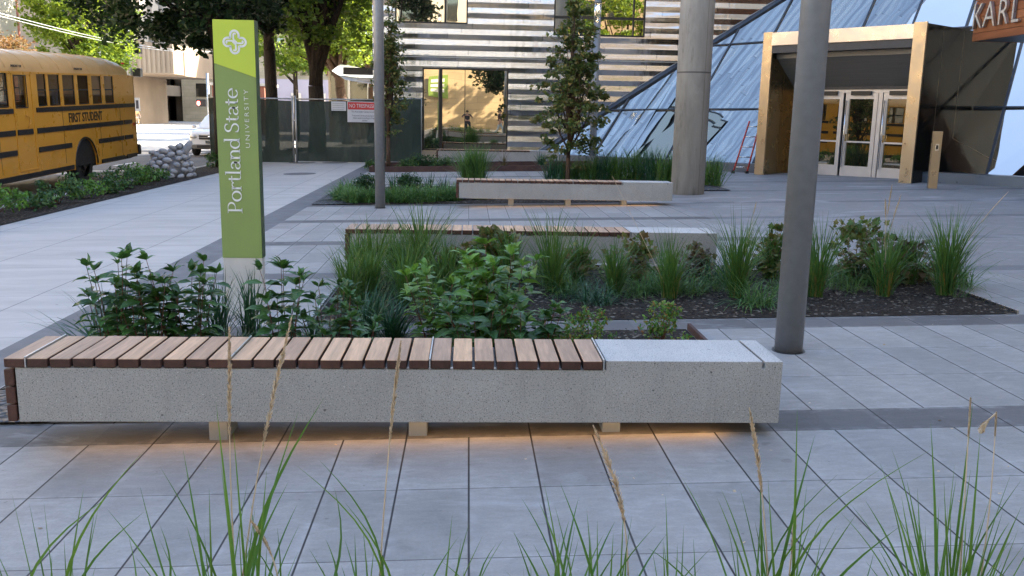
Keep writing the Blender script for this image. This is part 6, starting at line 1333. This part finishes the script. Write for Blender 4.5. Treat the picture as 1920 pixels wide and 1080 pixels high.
# building behind the camera (mirrored in the facade)
rbk = thing('tan_hall', 'sunlit tan masonry hall standing behind the camera, seen mirrored in the windows', 'building')
m = MB(); m.box(-34, 8, -40, -26, -1.2, 9.5); m.build('wall', 'masonry', rbk); m = MB(); m.box(-34, 8, -40, -26.2, 9.51, 27); m.build('upper_wall', 'cream', rbk)  # upper floors raised in cream to brighten the metal reflections
for k in range(11):
    x = -32.5+k*3.7+(k % 3)*.4; m = MB(); m.box(x, x+[1.5, 2.2, 1.0][k % 3], -26.19, -26.05, 9.9, 26.4); m.build('reflection_bay', 'dwin', rbk)  # dark glazing strips invented to vary the metal reflections
for k in range(16):
    for j in range(1): 
        if k < 9 or k > 15 or j > 0: m = MB(); m.box(-31+k*2.4, -29.9+k*2.4, -25.99, -25.9, 6.2+j*2.6, 7.9+j*2.6); m.build('window', 'dwin', rbk)
dk_ = thing('dark_reflector', 'unseen dark brown block added behind the camera to darken the metal reflections', 'building'); m = MB(); m.box(8.5, 44, -40, -28, -1.2, 27); m.build('wall', 'brownwall', dk_)  # added so the right part of the metal wall reflects something dark
for k in range(9):
    for j in range(6): m = MB(); m.box(10+k*3.4, 12+k*3.4, -27.99, -27.9, 2+j*4, 4.2+j*4); m.build('window', 'dwin', dk_)
bn = thing('green_banner', 'square green banner with white lines on the tan hall behind the camera', 'banner', (-2.9, -25.85, 3.9)); m = MB(); m.box(-.9, .9, -.02, .02, -.9, .9); m.build('cloth', 'fern', bn)
m = MB()
for k in range(3): m.box(-.7, .55, .022, .026, .35-k*.42, .6-k*.42)
m.build('white_lines', 'white', bn)

# ------------------------------------------------------------------ people
def skinned(name, verts, edges, rad, mat, parent, sub=2):
    me = bpy.data.meshes.new(name); me.from_pydata([Vector(v) for v in verts], edges, []); o = bpy.data.objects.new(name, me); C.objects.link(o); o.parent = parent
    sk_ = o.modifiers.new('skin', 'SKIN'); 
    for i, r_ in enumerate(rad): me.skin_vertices[0].data[i].radius = (r_, r_) if not hasattr(r_, '__len__') else r_
    me.skin_vertices[0].data[0].use_root = True
    s_ = o.modifiers.new('sub', 'SUBSURF'); s_.levels = sub; s_.render_levels = sub; me.materials.append(MT[mat]); 
    return o
def person(label, loc, rz, arms, legs, shirt, trousers, hat, s=1., lean=0.):
    root = thing('person', label, 'person', loc, rz); root.scale = (s, s, s)
    L = lean
    j = dict(pel=(0, 0, .95), sp=(0, L*.3, 1.15), ch=(0, L*.7, 1.36), nk=(0, L, 1.50), hd=(0, L*1.1-.01, 1.60), tp=(0, L*1.1, 1.72))
    v = list(j.values()); e = [(0, 1), (1, 2), (2, 3), (3, 4), (4, 5)]; r = [(.15, .11), (.135, .10), (.16, .11), .055, .085, .06]
    for s_ in (-1, 1):
        A_ = arms[0 if s_ < 0 else 1]; b = len(v); v += [(s_*.19, L*.85, 1.43)]+[tuple(a) for a in A_]; e += [(2, b), (b, b+1), (b+1, b+2), (b+2, b+3)]; r += [.055, .042, .033, .03]
        K = legs[0 if s_ < 0 else 1]; b = len(v); v += [(s_*.10, 0, .88)]+[tuple(a) for a in K]; e += [(0, b), (b, b+1), (b+1, b+2), (b+2, b+3)]; r += [.095, .062, .045, .035]
    skinned('body', v, e, r, 'skin', root)
    # clothes: slightly larger shells
    vs_ = [j['pel'], j['sp'], j['ch'], (0, L, 1.46)]; es = [(0, 1), (1, 2), (2, 3)]; rs = [(.175, .135), (.155, .12), (.18, .13), .08]
    for s_ in (-1, 1):
        A_ = arms[0 if s_ < 0 else 1]; b = len(vs_); vs_ += [(s_*.19, L*.85, 1.43), tuple(A_[0])]; es += [(2, b), (b, b+1)]; rs += [.075, .058]
    skinned('shirt', vs_, es, rs, shirt, root)
    vs_ = [(0, 0, .98), (0, 0, .90)]; es = [(0, 1)]; rs = [(.165, .13), (.16, .13)]
    for s_ in (-1, 1):
        K = legs[0 if s_ < 0 else 1]; b = len(vs_); vs_ += [(s_*.10, 0, .82), tuple(K[0]), (K[1][0], K[1][1], K[1][2]+.04)]; es += [(1, b), (b, b+1), (b+1, b+2)]; rs += [.105, .08, .065]
    skinned('trousers', vs_, es, rs, trousers, root)
    m = MB(); m.ball((0, L*1.1+.015, 1.70), (.098, .108, .085), 14, 8); m.build('cap' if hat else 'hair', 'capm' if hat else 'hairm', root)
    m = MB(); m.ball((-.03, L*1.1-.09, 1.645), (.012, .008, .008), 8, 6); m.ball((.03, L*1.1-.09, 1.645), (.012, .008, .008), 8, 6); m.ball((0, L*1.1-.10, 1.62), (.012, .016, .022), 8, 6); m.build('face_features', 'hairm', root)
    return root
stand = [[(-.11, 0, .48), (-.12, .02, .08), (-.12, -.1, .04)], [(.11, 0, .48), (.12, .02, .08), (.12, -.1, .04)]]
walk = [[(-.10, -.2, .50), (-.10, -.28, .10), (-.10, -.4, .07)], [(.10, .1, .48), (.10, .36, .12), (.10, .28, .05)]]
hold = [[(-.32, -.05, 1.20), (-.12, -.28, 1.38), (-.06, -.3, 1.42)], [(.32, -.05, 1.20), (.12, -.28, 1.38), (.06, -.3, 1.42)]]
swing = [[(-.26, .1, 1.15), (-.27, -.08, .95), (-.27, -.12, .88)], [(.26, -.05, 1.15), (.27, -.2, 1.0), (.27, -.24, .93)]]
person('dark dressed person standing behind the camera with raised hands, mirrored in the window', (0.0, -1.0, gz(0)), math.pi, hold, stand, 'cloth1', 'cloth1', False)
person('person walking in maroon top and pale trousers, mirrored at the right of the window', (2.1, -2.2, gz(2.1)), 1.9, swing, walk, 'cloth4', 'cloth2', False)
# cyclist at the crossing
cyx, cyy = -30.1, 84.; zc = gz(-20)
ride = [[(-.15, -.32, .80), (-.13, -.12, .42), (-.13, -.22, .38)], [(.15, -.28, .72), (.13, -.2, .25), (.13, -.3, .2)]]
reach = [[(-.24, -.28, 1.22), (-.22, -.5, 1.05), (-.22, -.55, 1.03)], [(.24, -.28, 1.22), (.22, -.5, 1.05), (.22, -.55, 1.03)]]
person('cyclist in tan clothes and white helmet on a bicycle by the signal pole', (cyx, cyy, zc+.05), .9, reach, ride, 'cloth3', 'cloth3', True, lean=-.18)
bk = thing('bicycle', 'light bicycle ridden by the cyclist beside the signal pole', 'bicycle', (cyx, cyy, zc), .9)
for y in (-.55, .5):
    m = MB(); m.tube([(0, y+.33*math.cos(R(a)), .34+.33*math.sin(R(a))) for a in range(0, 361, 15)], .018, 6); m.build('wheel', 'tyre', bk)
m = MB(); P_ = [(0, .5, .34), (0, .08, .3), (0, .2, .85), (0, -.38, .85), (0, -.55, .34)]
for a, b in ((0, 1), (0, 2), (1, 2), (2, 3), (1, 3), (3, 4)): m.tube([P_[a], P_[b]], .016, 6)
m.tube([(0, -.38, .85), (0, -.42, 1.02)], .014, 6); m.tube([(-.25, -.5, 1.02), (0, -.42, 1.02), (.25, -.5, 1.02)], .013, 6); m.build('frame', 'steel', bk); m = MB(); m.ball((0, .22, .92), (.07, .13, .03), 10, 6); m.build('saddle', 'black', bk)
print('objects', len(C.objects), 'polys', sum(len(o.data.polygons) for o in C.objects if o.type == 'MESH'))
